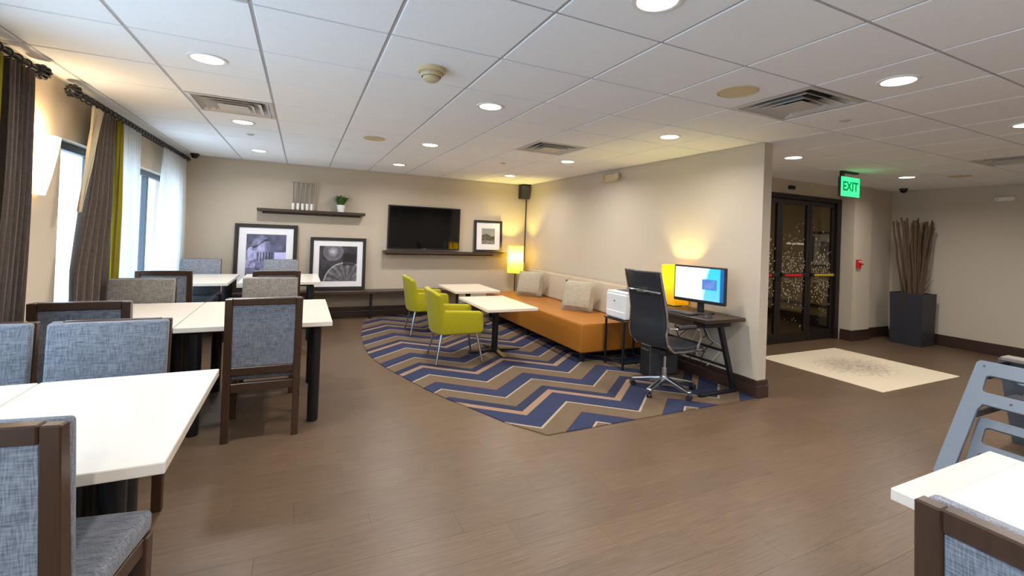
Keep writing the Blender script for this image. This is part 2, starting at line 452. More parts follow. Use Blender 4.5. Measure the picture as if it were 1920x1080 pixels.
M_SCONCE = mat('frosted_sconce_glass', (250, 232, 196), .6, var=.02, emit=(255, 214, 150), estr=5.0)
M_LENS = emission('downlight_lens', (255, 238, 212), 14.0)
M_GREEN = emission('exit_green', (60, 245, 130), 2.2)
M_GREENL = emission('exit_letter', (14, 150, 80), 1.0)
M_RED = mat('red_enamel', (190, 24, 22), .4, var=.05)
M_YELLOWB = mat('yellow_label', (176, 150, 30), .5, var=.05)
M_GALV = mat('grey_diffuser_metal', (200, 196, 190), .5, .1, var=.04)
M_VOID = mat('duct_dark', (70, 66, 62), .9, var=.05)
M_PLANTER = mat('charcoal_planter', (44, 45, 52), .5, var=.1, scale=8)
M_BARK = wood('birch_bark', (58, 40, 28), (112, 86, 64), .85, (1, 1, .5), 14, 0)
M_LEAF = mat('grass_leaf', (74, 112, 44), .6, var=.3, scale=40)
M_POT = mat('white_ceramic', (236, 234, 228), .3, var=.01)
M_SOIL = mat('potting_soil', (50, 38, 30), .95, var=.2)
M_BLUEPL = mat('slate_blue_plastic', (108, 119, 134), .42, var=.05, scale=20)
M_PRINTER = mat('printer_white', (226, 226, 226), .45, var=.01)
M_SMOKE = mat('smoked_glass_top', (40, 38, 36), .1, var=.02, coat=.5)
M_STICK = mat('grey_reed', (126, 120, 110), .7, var=.15)
M_CORD = mat('cable_grey', (60, 60, 62), .6, var=.05)

# ================================================================== THE ROOM
XL, XR, YF = -1.60, 9.10, 8.06
PX0, PX1, PY0 = 4.00, 4.12, 2.94        # partition wall
YD = 4.42                               # entrance door line
T = .2
def struct(o):
    o['kind'] = 'structure'; return o
def bm_boxes(*bs):
    bm = nb()
    for b in bs: add_box(bm, *b)
    return bm

floor = struct(box('floor', XL-T, XR+T, ROOM_BACK-T, YF+T, -.2, -.0121, M_FLOOR, bev=0))
# left wall with its window openings
bm = nb(); ys = [ROOM_BACK-T]
for a, b, z0, z1 in WINDOWS:
    add_box(bm, XL-T, XL, ys[-1], a, 0, 2.6); add_box(bm, XL-T, XL, a, b, 0, z0); add_box(bm, XL-T, XL, a, b, z1, 2.6); ys.append(b)
add_box(bm, XL-T, XL, ys[-1], YF+T, 0, 2.6)
struct(obj('wall_left', bm, M_WALL))
struct(box('wall_far', XL, PX0, YF, YF+T, 0, 2.6, M_WALL, bev=0))
struct(box('wall_partition', PX0, PX1, PY0, YF+T, 0, CEIL, M_WALL, bev=0))
struct(box('wall_right', XR, XR+T, ROOM_BACK-T, YD+.13, 0, 2.6, M_WALL, bev=0))
struct(box('wall_back', XL, XR, ROOM_BACK-T, ROOM_BACK, 0, 2.6, M_WALL, bev=0))
DX0, DX1, DZ = 5.35, 7.89, 2.25
struct(obj('wall_entrance', bm_boxes((PX1, DX0, YD, YD+.13, 0, CEIL), (DX0, DX1, YD, YD+.13, DZ, CEIL), (DX1, 8.37, 4.20, YD+.13, 0, CEIL), (8.37, XR, 4.27, YD+.13, 0, CEIL)), M_WALL))
# vestibule behind the glass door
VX0, VX1, VY1 = 5.0, 8.62, 7.1
struct(obj('wall_vestibule', bm_boxes((VX1, VX1+.1, YD+.13, VY1+.1, 0, 2.6), (VX0-.1, VX0, YD+.13, VY1+.1, 0, 2.6), (VX0, VX1, VY1, VY1+.1, 0, 2.6)), M_WALL_V))
struct(box('ceiling_vestibule', VX0-.1, VX1+.1, YD+.13, VY1+.1, 2.6, 2.7, M_WHITE, bev=0))
struct(obj('baseboard_vestibule', bm_boxes((VX1-.02, VX1, YD+.13, VY1, 0, .2), (VX0, VX1-.02, VY1-.02, VY1, 0, .2), (VX1-.035, VX1, YD+.13, VY1-.02, .36, .41)), M_BASE))

# baseboards: a tall board with a stepped cap
def baseboard(name, x0, x1, y0, y1, nx, ny):
    """board footprint grows out of the wall along (nx, ny)"""
    bm = nb(); d1, d2 = .022, .014
    def seg(d, z0, z1):
        a, b, c, e = x0, x1, y0, y1
        if nx > 0: b = a+d
        if nx < 0: a = b-d
        if ny > 0: e = c+d
        if ny < 0: c = e-d
        add_box(bm, a, b, c, e, z0, z1, .003)
    seg(d1, 0, .115); seg(d2, .115, .168)
    return struct(obj(name, bm, M_BASE))
baseboard('baseboard_far', XL, PX0-.025, YF-.03, YF, 0, -1)
baseboard('baseboard_left', XL, XL+.03, ROOM_BACK, YF-.025, 1, 0)
baseboard('baseboard_partition', PX0-.03, PX0, PY0, YF-.025, -1, 0)
baseboard('baseboard_partition_end', PX0-.022, PX1+.022, PY0-.03, PY0, 0, -1)
baseboard('baseboard_partition_lobby', PX1, PX1+.03, PY0, YD, 1, 0)
baseboard('baseboard_right', XR-.03, XR, ROOM_BACK, 4.245, -1, 0)
baseboard('baseboard_pier', DX1-.02, 8.37+.022, 4.17, 4.20, 0, -1)
baseboard('baseboard_pier_side', DX1-.03, DX1, 4.20, YD-.06, -1, 0)
baseboard('baseboard_entrance', 8.395, XR-.025, 4.24, 4.27, 0, -1)

# ------------------------------------------------------------------ floor planks
def project(p):
    d = Vector(p)-Vector((0, 0, H)); z = d.dot(fwd)
    if z < .15: return None
    return (972.9+851.67*d.dot(right)/z, 432.4-851.67*d.dot(up)/z)
RUG = [(1.70, 2.93), (1.50, 3.24), (1.37, 3.55), (1.21, 3.90), (1.09, 4.22), (.98, 4.60), (.90, 4.86), (.845, 5.08), (.79, 5.36), (.764, 5.62), (.762, 5.95), (.773, 6.2), (.80, 6.62), (.86, 7.08), (.955, 7.55), (1.07, 8.03), (3.97, 8.03), (3.97, 2.93)]
def in_rug(x, y, s=.1):
    if y < 2.93+s or x > 3.97: return False
    xs = None
    for (xa, ya), (xb, yb) in zip(RUG[:15], RUG[1:16]):
        if ya <= y <= yb: xs = xa+(xb-xa)*(y-ya)/(yb-ya)
    return xs is not None and x > xs+s
PL, PW, GAP = .914, .19, .0005
def plank_bm(w=PL):
    return add_box(nb(), GAP/2, w-GAP/2, GAP/2, PW-GAP/2, -.012, 0, .0006)
pm = {}
def plank_mesh(w):
    k = round(w, 3)
    if k not in pm:
        me = bpy.data.meshes.new('plank'); b_ = plank_bm(w); b_.to_mesh(me); b_.free(); me.materials.append(M_FLOOR); pm[k] = me
    return pm[k]
def corridor(x, y0, y1):
    return True
planks = []; edge = []
row = 0; y = ROOM_BACK
while y < YF:
    off = (row*.37+random.random()*.2) % 1*PL
    x = XL-off
    while x < XR:
        a, b = max(x, XL), min(x+PL, XR)
        cx, cy = (a+b)/2, y+PW/2
        ok = b-a > .05
        if PX0 < a and b < PX1 and y > PY0: ok = False
        if y > YD+.1 and (a > VX1 or (b < VX0 and a > PX1)) or y+PW > VY1 and b > PX1: ok = False
        if in_rug(a, y) and in_rug(b, y+PW) and in_rug(a, y+PW) and in_rug(b, y): ok = False
        if ok and y+PW < YF: planks.append((a, b, y))
        elif ok and y < YF and b < PX0+.5: edge.append((a, b, y))
        x += PL
    y += PW; row += 1
vis = []
rest = []
for a, b, y in planks:
    p = [project((q, r, 0)) for q in (a, (a+b)/2, b) for r in (y, y+PW)]
    v = any(t and -5 < t[0] < 1925 and -5 < t[1] < 1085 for t in p) and not (a > PX0-.1 and b < 5.3 and y > PY0+1.2)
    v = v and not (y > YD)
    (vis if v else rest).append((a, b, y))
vis.sort(key=lambda t: ((t[0]+t[1])/2)**2+t[2]**2)
rest += vis[300:]; vis = vis[:300]
for a, b, y in vis:
    o = bpy.data.objects.new('plank', plank_mesh(b-a)); link(o, floor); o.location = (a, y, 0)
bm = nb()
for a, b, y in rest:
    add_box(bm, a+GAP/2, b-GAP/2, y+GAP/2, y+PW-GAP/2, -.012, 0)
for a, b, y in edge: add_box(bm, a+GAP/2, b-GAP/2, y+GAP/2, YF, -.012, 0)
o = obj('plank_field', bm, M_FLOOR, floor); o['kind'] = 'stuff'

# carpet inlay
bm = nb()
add_prism(bm, RUG, 'z', 0.0, .007)
tag(obj('carpet', bm, M_RUG), 'navy and taupe chevron carpet with a curved edge, under the lime chairs and sofa', 'carpet')

# ------------------------------------------------------------------ ceiling
ceiling = struct(box('ceiling', XL-T, XR+T, ROOM_BACK-T, YF+T, 2.6, 2.7, M_WHITE, bev=0))
GX, GY, G = -.8545, 1.1409, .61
VENTS = [(-.8545, 4.1909), (2.1955, 4.1909), (2.8055, 1.7509), (6.4655, 1.7509), (-.8545, 1.7509)]
def is_vent(x, y): return any(abs(x-a) < .05 and abs(y-b) < .05 for a, b in VENTS)
tm = {}
def tile_mesh(w, d):
    k = (round(w, 3), round(d, 3))
    if k not in tm:
        b_ = add_box(nb(), .008, w-.008, .008, d-.008, 0, .018, .003)
        me = bpy.data.meshes.new('ceiling_tile'); b_.to_mesh(me); b_.free(); me.materials.append(M_TILE); tm[k] = me
    return tm[k]
xs = [XL]+[GX+G*i for i in range(-1, 17) if XL < GX+G*i < XR]+[XR]
ysl = [ROOM_BACK]+[GY+G*j for j in range(-8, 13) if ROOM_BACK < GY+G*j < YF]+[YF]
ct = []
for i in range(len(xs)-1):
    for j in range(len(ysl)-1):
        a, b, c, d = xs[i], xs[i+1], ysl[j], ysl[j+1]
        if is_vent(a, c): continue
        if b-a < .03 or d-c < .03: continue
        if c > YD and a > 3.5: 
            if a >= PX0: continue
        if a < PX1 and b > PX0 and c > YD: b = PX0+.0
        ct.append((a, b, c, d))
vis, rest = [], []
for a, b, c, d in ct:
    p = [project((q, r, CEIL)) for q in (a, b) for r in (c, d)]
    v = any(t and -5 < t[0] < 1925 and -5 < t[1] < 1085 for t in p)
    (vis if v else rest).append((a, b, c, d))
vis.sort(key=lambda t: t[0]**2+t[2]**2); rest += vis[300:]; vis = vis[:300]
for a, b, c, d in vis:
    o = bpy.data.objects.new('ceiling_tile', tile_mesh(b-a, d-c)); link(o, ceiling); o.location = (a, c, CEIL)
bm = nb()
for a, b, c, d in rest: add_box(bm, a+.008, b-.008, c+.008, d-.008, CEIL, CEIL+.018)
o = obj('ceiling_tile_field', bm, M_TILE, ceiling); o['kind'] = 'stuff'
bm = nb()
for x in xs: add_box(bm, x-.0125, x+.0125, ROOM_BACK, YF if x < PX0 else YD+.1, CEIL+.005, CEIL+.03)
for y in ysl: add_box(bm, XL, XR if y < YD else PX0, y-.0125, y+.0125, CEIL+.0055, CEIL+.03)
obj('ceiling_grid', bm, M_GRID, ceiling)
bm = nb(); add_box(bm, XL, XL+.02, ROOM_BACK, YF, CEIL-.002, CEIL+.003); add_box(bm, XL, PX0, YF-.02, YF, CEIL-.002, CEIL+.003); add_box(bm, PX0-.02, PX0, PY0, YF, CEIL-.002, CEIL+.003)
obj('wall_angle', bm, M_GRID, ceiling)

# windows
def window(n, y0, y1, z0, z1, mull):
    w = bpy.data.objects.new('window_%d' % n, None); COL.objects.link(w); w['kind'] = 'structure'
    w.location = (XL-.11, y0, z0)
    L_, Hh = y1-y0, z1-z0
    bm = nb(); f = .06
    add_box(bm, -.03, .03, 0, L_, 0, f, .004); add_box(bm, -.03, .03, 0, L_, Hh-f, Hh, .004)
    add_box(bm, -.03, .03, 0, f, f, Hh-f, .004); add_box(bm, -.03, .03, L_-f, L_, f, Hh-f, .004)
    obj('window_frame', bm, M_WINF, w)
    ed = [f]+[L_*k/mull for k in range(1, mull)]+[L_-f]
    for k in range(1, mull):
        box('mullion', -.03, .03, ed[k]-.03, ed[k]+.03, f, Hh-f, M_WINF, w, .004)
    for k in range(mull):
        a = ed[k]+(.03 if k else 0); b = ed[k+1]-(.03 if k < mull-1 else 0)
        box('pane', -.004, .004, a, b, f, Hh-f, M_GLASS, w, 0)
    box('window_sill', .032, .108, .002, L_-.002, .001, .03, M_WHITE, w, .004)
for k, w in enumerate(WINDOWS):
    window(k+1, *w, 3 if k == 1 else (4 if k == 2 else 2))

# ------------------------------------------------------------------ entrance door
door = bpy.data.objects.new('door_1', None); COL.objects.link(door); door['kind'] = 'structure'; door.location = (DX0, YD, 0)
bm = nb()
def B(x0, x1, y0, y1, z0, z1): add_box(bm, x0-DX0, x1-DX0, y0, y1, z0, z1, .003)
B(DX0+.002, DX0+.08, -.03, .09, 0, DZ-.002); B(DX1-.10, DX1-.002, -.03, .09, 0, DZ-.002); B(DX0+.08, DX1-.10, -.03, .09, DZ-.07, DZ-.002)
obj('door_frame', bm, M_BRONZE, door)
def leaf(x0, x1, barmat, yo=0.0, seed=1):
    rnd = random.Random(seed)
    st = .062
    bm = nb(); a, b = x0-DX0, x1-DX0
    z1 = DZ-.075
    add_box(bm, a, a+st, yo, yo+.045, .012, z1, .003); add_box(bm, b-st, b, yo, yo+.045, .012, z1, .003)
    add_box(bm, a+st, b-st, yo, yo+.045, .012, .15, .003); add_box(bm, a+st, b-st, yo, yo+.045, z1-.07, z1, .003)
    lf = obj('door_leaf', bm, M_BRONZE, door)
    box('glass', a+st, b-st, yo+.018, yo+.026, .15, z1-.07, M_DGLASS, lf, 0)
    box('push_bar', a+.02, b-.03, yo-.045, yo-.002, 1.00, 1.06, M_BRONZE, lf, .006)
    box('bar_label', a+.07, b-.22 if barmat is M_RED else b-.08, yo-.049, yo-.0455, 1.012, 1.048, barmat, lf, .001)
    bm = nb()                                   # printed confetti on the glass
    for k in range(340):
        z = rnd.gauss(1.03, .22) if k < 310 else rnd.uniform(.2, 1.9)
        x = rnd.uniform(a+st+.01, b-st-.01); r = rnd.uniform(.006, .015); t = rnd.uniform(0, PI)
        if z < .2 or z > 1.9: continue
        vs = [bm.verts.new((x+r*math.cos(t+q), yo+.0165, z+r*1.1*math.sin(t+q))) for q in (0, 1.3, PI, PI+1.3)]
        bm.faces.new(vs)
    o = obj('frosted_dots', bm, M_FROST, lf); o['kind'] = 'stuff'
    return lf
leaf(5.46, 6.43, M_RED, .012, 3)
l1 = leaf(6.435, 7.135, M_RED, .012, 5)
leaf(7.145, 7.785, M_YELLOWB, .012, 8)
bm = nb()
for k in range(22):
    x = 6.60-DX0+k*.019
    if k in (6, 12): continue
    add_box(bm, x, x+.011, .0255, .028, 1.49, 1.49+random.choice((.022, .028)))
o = obj('lettering', bm, M_IVORY, l1); o.location.y = -.01; o['kind'] = 'stuff'
sd = thing('door_sensor', 'small black motion sensor on the wall above the glass door', 'sensor', (6.62, YD-.001, 2.345))
box('housing', -.06, .06, -.045, 0, -.028, .03, M_DARKPL, sd, .01, 2); box('sensor_window', -.035, .035, -.0475, -.044, -.02, .005, M_TVB, sd, .001)

# doormat
dm = box('doormat', -.82, .82, -.70, .70, 0, .008, M_DOORMAT, None, .003)
dm.location = (6.26, 3.28, 0); tag(dm, 'pale cream entrance mat with faint grey speckled centre, by the glass door', 'mat')

# ================================================================== CEILING FITTINGS
def downlight(x, y, label, watts=DOWN_W):
    t = thing('ceiling_light', label, 'ceiling light', (x, y, CEIL), 0, 'recessed downlights')
    bm = nb(); add_lathe(bm, [(.105, 0.0), (.104, -.006), (.092, -.009), (.083, -.006), (.083, 0)], n=32)
    obj('trim_ring', bm, M_WHITE, t, True)
    obj('lens', add_lathe(nb(), [(.0825, -.001), (.0825, -.0045), (.0001, -.0046)], n=32), M_LENS, t)
    l = bpy.data.lights.new('downlight_bulb', 'AREA'); l.shape = 'DISK'; l.size = .15; l.energy = watts; l.color = DOWN_C; l.spread = math.radians(160)
    o = bpy.data.objects.new('downlight_bulb', l); link(o, t); o.location = (0, 0, -.014)
    return t
DL = [(-.5495, 3.276, 'downlight above the near left white tables, nearest to the wall sconce'),
      (-.5495, 5.106, 'downlight just beyond the rectangular air diffuser on the left'),
      (-.5495, 6.936, 'downlight in the far left corner, nearest to the left curtains and far wall'),
      (1.2805, 3.276, 'downlight in the middle of the ceiling, beyond the smoke detector'),
      (1.2805, 5.106, 'downlight above the lime chairs, halfway to the far wall'),
      (1.2805, 6.936, 'downlight closest to the far wall, above the left end of the television'),
      (3.1105, 6.936, 'downlight in the far right corner, near the wall speaker'),
      (3.1105, 5.106, 'downlight just beyond the diffuser over the sofa'),
      (3.1105, 3.276, 'downlight over the computer desk, beside the partition wall'),
      (1.2805, 1.446, 'large downlight cut by the top edge of the picture'),
      (4.9405, 3.276, 'downlight just right of the partition wall end'),
      (7.3805, 3.30, 'downlight in front of the exit door, left of the planter'),
      (3.1105, 1.446, 'large downlight at upper right, above the square diffuser'),
      (4.9405, 1.446, 'downlight cut by the right edge of the picture')]
for d in DL: downlight(*d)
for x in (-.5495, 1.2805, 3.1105, 4.9405, 6.7705):  # unseen lamps on the same grid, added to brighten the near part of the room
    for y in (-.384, -2.214):
        downlight(x, y, 'unseen downlight added to light the part of the room behind the viewer')
downlight(6.7705, 1.446, 'unseen downlight added over the lobby floor beyond the right edge of the picture')  # one more added lamp, out of view, for lobby light
def vest_light():  # lamp above the door header, out of view, added to light the vestibule
    t = thing('ceiling_light', 'unseen downlight added inside the vestibule behind the glass door', 'ceiling light', (6.6, 5.8, 2.6))
    obj('trim_ring', add_lathe(nb(), [(.105, 0), (.104, -.006), (.083, -.006), (.083, 0)], n=24), M_WHITE, t, True)
    obj('lens', add_lathe(nb(), [(.0825, -.001), (.0825, -.0045), (.0001, -.0046)], n=24), M_LENS, t)
    l = bpy.data.lights.new('downlight_bulb', 'AREA'); l.shape = 'DISK'; l.size = .15; l.energy = 8; l.color = (1, .84, .6)
    o = bpy.data.objects.new('downlight_bulb', l); link(o, t); o.location = (0, 0, -.014)
vest_light()

def diffuser(x, y, label, rect=False):
    t = thing('air_vent', label, 'vent', (x+G/2, y+G/2, CEIL), 0, 'ceiling air diffusers')
    box('backing', -.29, .29, -.29, .29, .07, .075, M_VOID, t, 0)
    h = G/2-.010
    def ring(name, r0, z0, r1, z1, th=.004):
        bm = nb()
        c = [(-1, -1), (1, -1), (1, 1), (-1, 1)]
        A = [bm.verts.new((sx*r0, sy*r0, z0)) for sx, sy in c]; Bv = [bm.verts.new((sx*r1, sy*r1, z1)) for sx, sy in c]
        C_ = [bm.verts.new((sx*r0, sy*r0, z0+th)) for sx, sy in c]; D_ = [bm.verts.new((sx*r1, sy*r1, z1+th)) for sx, sy in c]
        for k in range(4):
            q = (k+1) % 4
            bm.faces.new((A[k], A[q], Bv[q], Bv[k])); bm.faces.new((C_[k], Bv and D_[k], D_[q], C_[q]))
            bm.faces.new((A[k], C_[k], C_[q], A[q])); bm.faces.new((Bv[k], Bv[q], D_[q], D_[k]))
        return obj(name, bm, M_GALV, t)
    ring('frame', h, 0, h-.03, -.002)
    ring('vane', h-.035, .0, h-.10, .06); ring('vane', h-.085, -.006, h-.16, .045); ring('vane', h-.145, -.012, h-.20, .03)
    box('centre_plate', -(h-.185), h-.185, -(h-.185), h-.185, -.014, -.010, M_GALV, t, .001)
diffuser(*VENTS[0], 'grey air diffuser near the left curtains, first on the left')
diffuser(*VENTS[1], 'square air diffuser over the far end of the sofa')
diffuser(*VENTS[2], 'largest square air diffuser, beside the flat round speaker at right')
diffuser(*VENTS[3], 'air diffuser at the right edge, in the lobby ceiling')
diffuser(*VENTS[4], 'air diffuser cut by the top edge of the picture')

sm = thing('smoke_detector', 'beige stepped smoke detector in the middle of the ceiling', 'smoke detector', (.672, 2.72, CEIL))
lathe('base', [(.0001, 0), (.085, 0), (.085, -.022), (.078, -.028), (.0001, -.028)], M_BISQUE, sm, n=28)
lathe('sensor_head', [(.062, -.0275), (.066, -.04), (.058, -.052), (.05, -.054), (.047, -.07), (.03, -.08), (.0001, -.082)], M_BISQUE, sm, n=28)
lathe('groove', [(.0545, -.0535), (.0545, -.0545), (.0585, -.0535)], M_GREYPL, sm, n=28)
def cspeaker(x, y, r, label, m):
    t = thing('ceiling_speaker', label, 'speaker', (x, y, CEIL), 0, 'flat round ceiling plates')
    lathe('rim', [(r, 0), (r, -.005), (r-.008, -.009), (r-.014, -.006), (r-.014, 0)], m, t, n=32)
    lathe('grille', [(r-.015, 0), (r-.015, -.005), (.0001, -.008)], m, t, n=32)
    ball('screw', (0, 0, -.008), .006, M_BISQUE, t, n=8)
cspeaker(2.515, 2.06, .125, 'large flat round beige ceiling speaker beside the largest diffuser', M_BISQUE)
cspeaker(.672, 5.13, .115, 'flat round tan ceiling speaker above the lime chairs', M_BISQUE)
cspeaker(7.69, 2.86, .115, 'round beige ceiling speaker in the lobby near the right wall', M_BISQUE)
def sprinkler(x, y, label):
    t = thing('sprinkler', label, 'sprinkler', (x, y, CEIL), 0, 'concealed sprinkler caps')
    lathe('escutcheon', [(.04, 0), (.04, -.006), (.03, -.009), (.0001, -.009)], M_GALV, t, n=20)
    lathe('head', [(.022, -.0085), (.024, -.012), (.018, -.015), (.0001, -.016)], M_GALV, t, n=12)
sprinkler(3.76, 2.09, 'small grey sprinkler head near the largest diffuser')
sprinkler(-.545, 5.75, 'small sprinkler head between the two far left downlights')
sprinkler(2.48, 5.78, 'small sprinkler head above the sofa, towards the far wall')
def dome(x, y, label, r=.055):
    t = thing('security_camera', label, 'camera', (x, y, CEIL))
    lathe('mount', [(.0001, 0), (r, 0), (r, -.03), (r*.85, -.034), (.0001, -.034)], M_DARKPL, t, n=20)
    ball('dome', (0, 0, -.034), r*.8, M_TVB, t, (1, 1, .9))
dome(-1.42, 7.88, 'black dome camera in the corner above the white sheer curtain')
dome(8.75, 3.95, 'black dome camera on the lobby ceiling above the branches')

# exit sign
ex = thing('exit_sign', 'green lit EXIT sign hanging in front of the glass door', 'sign', (6.42, 3.5, CEIL))
box('mount', -.16, .17, -.03, .03, -.022, 0, M_DARKPL, ex, .004); box('hanger', -.19, -.12, -.012, .012, -.09, -.0, M_DARKPL, ex, .003)
box('housing', -.205, .195, -.02, .02, -.325, -.075, M_GREYPL, ex, .004)
box('lit_panel', -.195, .185, -.0235, -.0195, -.315, -.085, M_GREEN, ex, .001)
text_obj('lettering', 'EXIT', .165, .0008, M_GREENL, ex, Matrix.Translation((-.005, -.0247, -.20)) @ Matrix.Rotation(PI/2, 4, 'X'))
bm = bm_boxes((-.205, -.195, -.026, -.02, -.325, -.075), (.185, .195, -.026, -.02, -.325, -.075), (-.195, .185, -.026, -.02, -.325, -.315), (-.195, .185, -.026, -.02, -.085, -.075))
obj('bezel', bm, M_GREEN, ex)

# emergency lights
def emlight(name_loc, rz, label, m, sc=1.0):
    t = thing('emergency_light', label, 'emergency light', name_loc, rz); t.scale = (sc, sc, sc)
    box('housing', -.15, .15, 0, .06, -.055, .05, m, t, .012, 2)
    for s in (-1, 1):
        h = lathe('lamp_head', [(.02, .0), (.043, .012), (.046, .05), (.036, .056), (.0001, .056)], m, t, n=20, mat=Matrix.Translation((s*.15, .045, -.005)) @ Matrix.Rotation(-PI/2+.25, 4, 'X') @ Matrix.Rotation(s*.35, 4, 'Y'))
emlight((PX0, 5.30, 2.345), PI/2, 'beige twin-head emergency light high on the partition wall', M_BISQUE)
emlight((XR, 2.88, 2.26), PI/2, 'white twin-head emergency light high on the right wall', M_IVORY, .55)
ps = thing('fire_alarm_pull', 'red fire alarm pull station on the pier beside the glass door', 'fire alarm', (8.0, 4.20, 1.22))
box('body', -.045, .045, -.04, 0, -.07, .07, M_RED, ps, .006, 2); box('handle', -.012, .06, -.062, -.0395, -.015, .012, M_RED, ps, .004); box('label', -.03, .03, -.0415, -.0395, .03, .052, M_IVORY, ps, .0005)

# ================================================================== FAR WALL
def wshelf(x0, x1, z, label):
    t = thing('wall_shelf', label, 'shelf', ((x0+x1)/2, YF, z))
    w = (x1-x0)/2
    box('board', -w, w, -.20, 0, -.045, 0, M_ESP, t, .003); box('cleat', -w+.06, w-.06, -.03, 0, -.075, -.0455, M_ESP, t, .002)
wshelf(-.62, .94, 1.735, 'upper dark wood floating shelf above the two large framed pictures')
wshelf(1.26, 3.55, 1.125, 'long dark wood floating shelf under the television')
lt = thing('bench_ledge', 'low dark wood bench along the far wall carrying the framed pictures', 'bench', (.35, YF, 0))
box('bench_top', -1.75, 2.35, -.33, -.025, .415, .462, M_ESP, lt, .004)
for x in (-1.6, -.4, .72, 1.55, 2.2): box('leg', x-.02, x+.02, -.30, -.25, .007 if x > .5 else 0, .415, M_BLACK, lt, .003)
box('stretcher', -1.6, 2.2, -.285, -.265, .12, .14, M_BLACK, lt, .002)

def picture(x0, x1, z0, z1, lean, fr, mat_w, fn, label, ybase, n=56, brd=None):
    w, h = x1-x0, z1-z0
    t = thing('framed_picture', label, 'picture', ((x0+x1)/2, ybase, z0)); t.rotation_euler = (-lean, 0, 0)
    bm = nb()
    d = .03
    add_box(bm, -w/2, w/2, -d, 0, 0, fr, .002); add_box(bm, -w/2, w/2, -d, 0, h-fr, h, .002)
    add_box(bm, -w/2, -w/2+fr, -d, 0, fr, h-fr, .002); add_box(bm, w/2-fr, w/2, -d, 0, fr, h-fr, .002)
    obj('frame', bm, M_FRAMEB, t)
    box('mount_board', -w/2+fr, w/2-fr, -d*.5, -.004, fr, h-fr, M_PAPER, t, 0)
    aw, ah = w-2*fr-2*mat_w, h-2*fr-2*mat_w
    print_sheet('print', aw, ah, n, fn, M_PRINT, t, Matrix.Translation((0, -d*.5-.002, h/2)) @ Matrix.Rotation(PI/2, 4, 'X'))
    return t
rn = random.Random(4); NZ = [[rn.random() for _ in range(64)] for _ in range(64)]
def vn(x, y):
    i, j = int(math.floor(x)), int(math.floor(y)); fx, fy = x-i, y-j
    g = lambda a, b: NZ[a % 64][b % 64]
    return (g(i, j)*(1-fx)+g(i+1, j)*fx)*(1-fy)+(g(i, j+1)*(1-fx)+g(i+1, j+1)*fx)*fy
def art_glass(u, v):
    g = 60+70*vn(u*7, v*7)
    if v > .78: g = 70+40*vn(u*9+3, v*9)
    d = math.hypot((u-.36)/.26, (v-.62)/.36)
    if d < 1: g = 205-90*d+60*(vn(u*16, v*16)-.5); g = g-80 if abs(v-.80+.08*math.sin(u*9)) < .02 else g
    if abs(v-.52) < .09 and .26 < u < .66 and (int(u*28) % 2 == 0): g -= 90
    if u > .72 and (int(v*9+.4) % 3 == 0) and v < .6: g = 28
    if u > .7 and .40 < v < .62: g = 215
    if math.hypot((u-.12)/.13, (v-.45)/.28) < 1: g = 150+60*vn(u*22, v*22)-40*(vn(u*11, v*12) > .6)
    if v < .28: g = 45+130*vn(u*10+9, v*14)*(u < .7)+20
    g = max(12, min(240, g))
    return (g*.93, g*.93, min(255, g*1.12+8))
def art_gear(u, v):
    g = 34+40*vn(u*9, v*9)
    d = math.hypot(u-.36, v-.84)
    if d < .17: g = 185-120*d/.17+40*vn(u*22, v*22)
    elif d < .27: g = 90+60*(int(d*70) % 2)*vn(u*8, v*8)
    d = math.hypot(u-.72, v+.05)
    if abs(d-.58) < .013: g = 190
    elif d < .56: g = 60+50*vn(u*14, v*14)+30*(math.sin(math.atan2(v+.05, u-.72)*18) > .3)
    if .62 < u < .95 and .45 < v < .8: g *= .45
    return (max(10, g), max(10, g*.97), max(12, g*1.03))
def art_town(u, v):
    g = 168-30*v+16*vn(u*5, v*5)
    sky = .58+.08*math.sin(u*6)+.07*(vn(u*12, 3)-.5)
    if v < sky: g = 40+70*vn(u*16, v*12)
    if v < .22: g = 105+40*vn(u*9, v*22)
    return (g, g*.99, g*.96)
picture(-.905, -.055, .466, 1.49, .07, .055, .10, art_glass, 'large black framed print of glassware leaning on the low bench, left one', YF-.085)
picture(.135, .99, .466, 1.315, .07, .05, .088, art_gear, 'black framed dark print of a disc and arc leaning on the low bench, right one', YF-.075)
picture(2.91, 3.475, 1.127, 1.725, .06, .045, .105, art_town, 'small black framed print on the shelf to the right of the television', YF-.045, 30)

tv = thing('television', 'wide black flat television on the far wall above the long shelf', 'television', (1.975, YF, 1.515))
box('housing', -.645, .645, -.075, -.03, -.365, .395, M_DARKPL, tv, .006, 2); box('screen', -.625, .625, -.0775, -.0745, -.345, .378, M_TVB, tv, .0008); box('wall_mount', -.25, .25, -.0305, 0, -.2, .2, M_DARKPL, tv, .002)
box('badge', -.03, .03, -.0765, -.0745, -.361, -.352, M_ALU, tv, .0005)

# five slender ornaments and a potted grass on the upper shelf
ORN = ['leftmost of the five slim white-footed reed ornaments on the upper shelf', 'second from the left of the five reed ornaments on the upper shelf', 'middle one of the five reed ornaments on the upper shelf', 'second from the right of the five reed ornaments on the upper shelf', 'rightmost of the five reed ornaments, nearest the small potted grass']
for k in range(5):
    x = -.135+k*.066
    t = thing('reed_ornament', ORN[k], 'ornament', (x, YF-.10, 1.736), 0, 'reed ornaments on the upper shelf')
    lathe('foot', [(.0001, 0), (.019, 0), (.021, .05), (.018, .105), (.0001, .105)], M_POT, t, n=14)
    lean = (k-2)*.006
    box('reed', -.012, .006, -.006, .006, .1, .43, M_STICK, t, .002); tube('reed', [(.012, 0, .1), (.016+lean, 0, .27), (.013+lean, .004, .425)], .005, M_STICK, t, 6)
    box('reed_tip', -.028, .03, -.004, .008, .425, .434, M_STICK, t, .001)
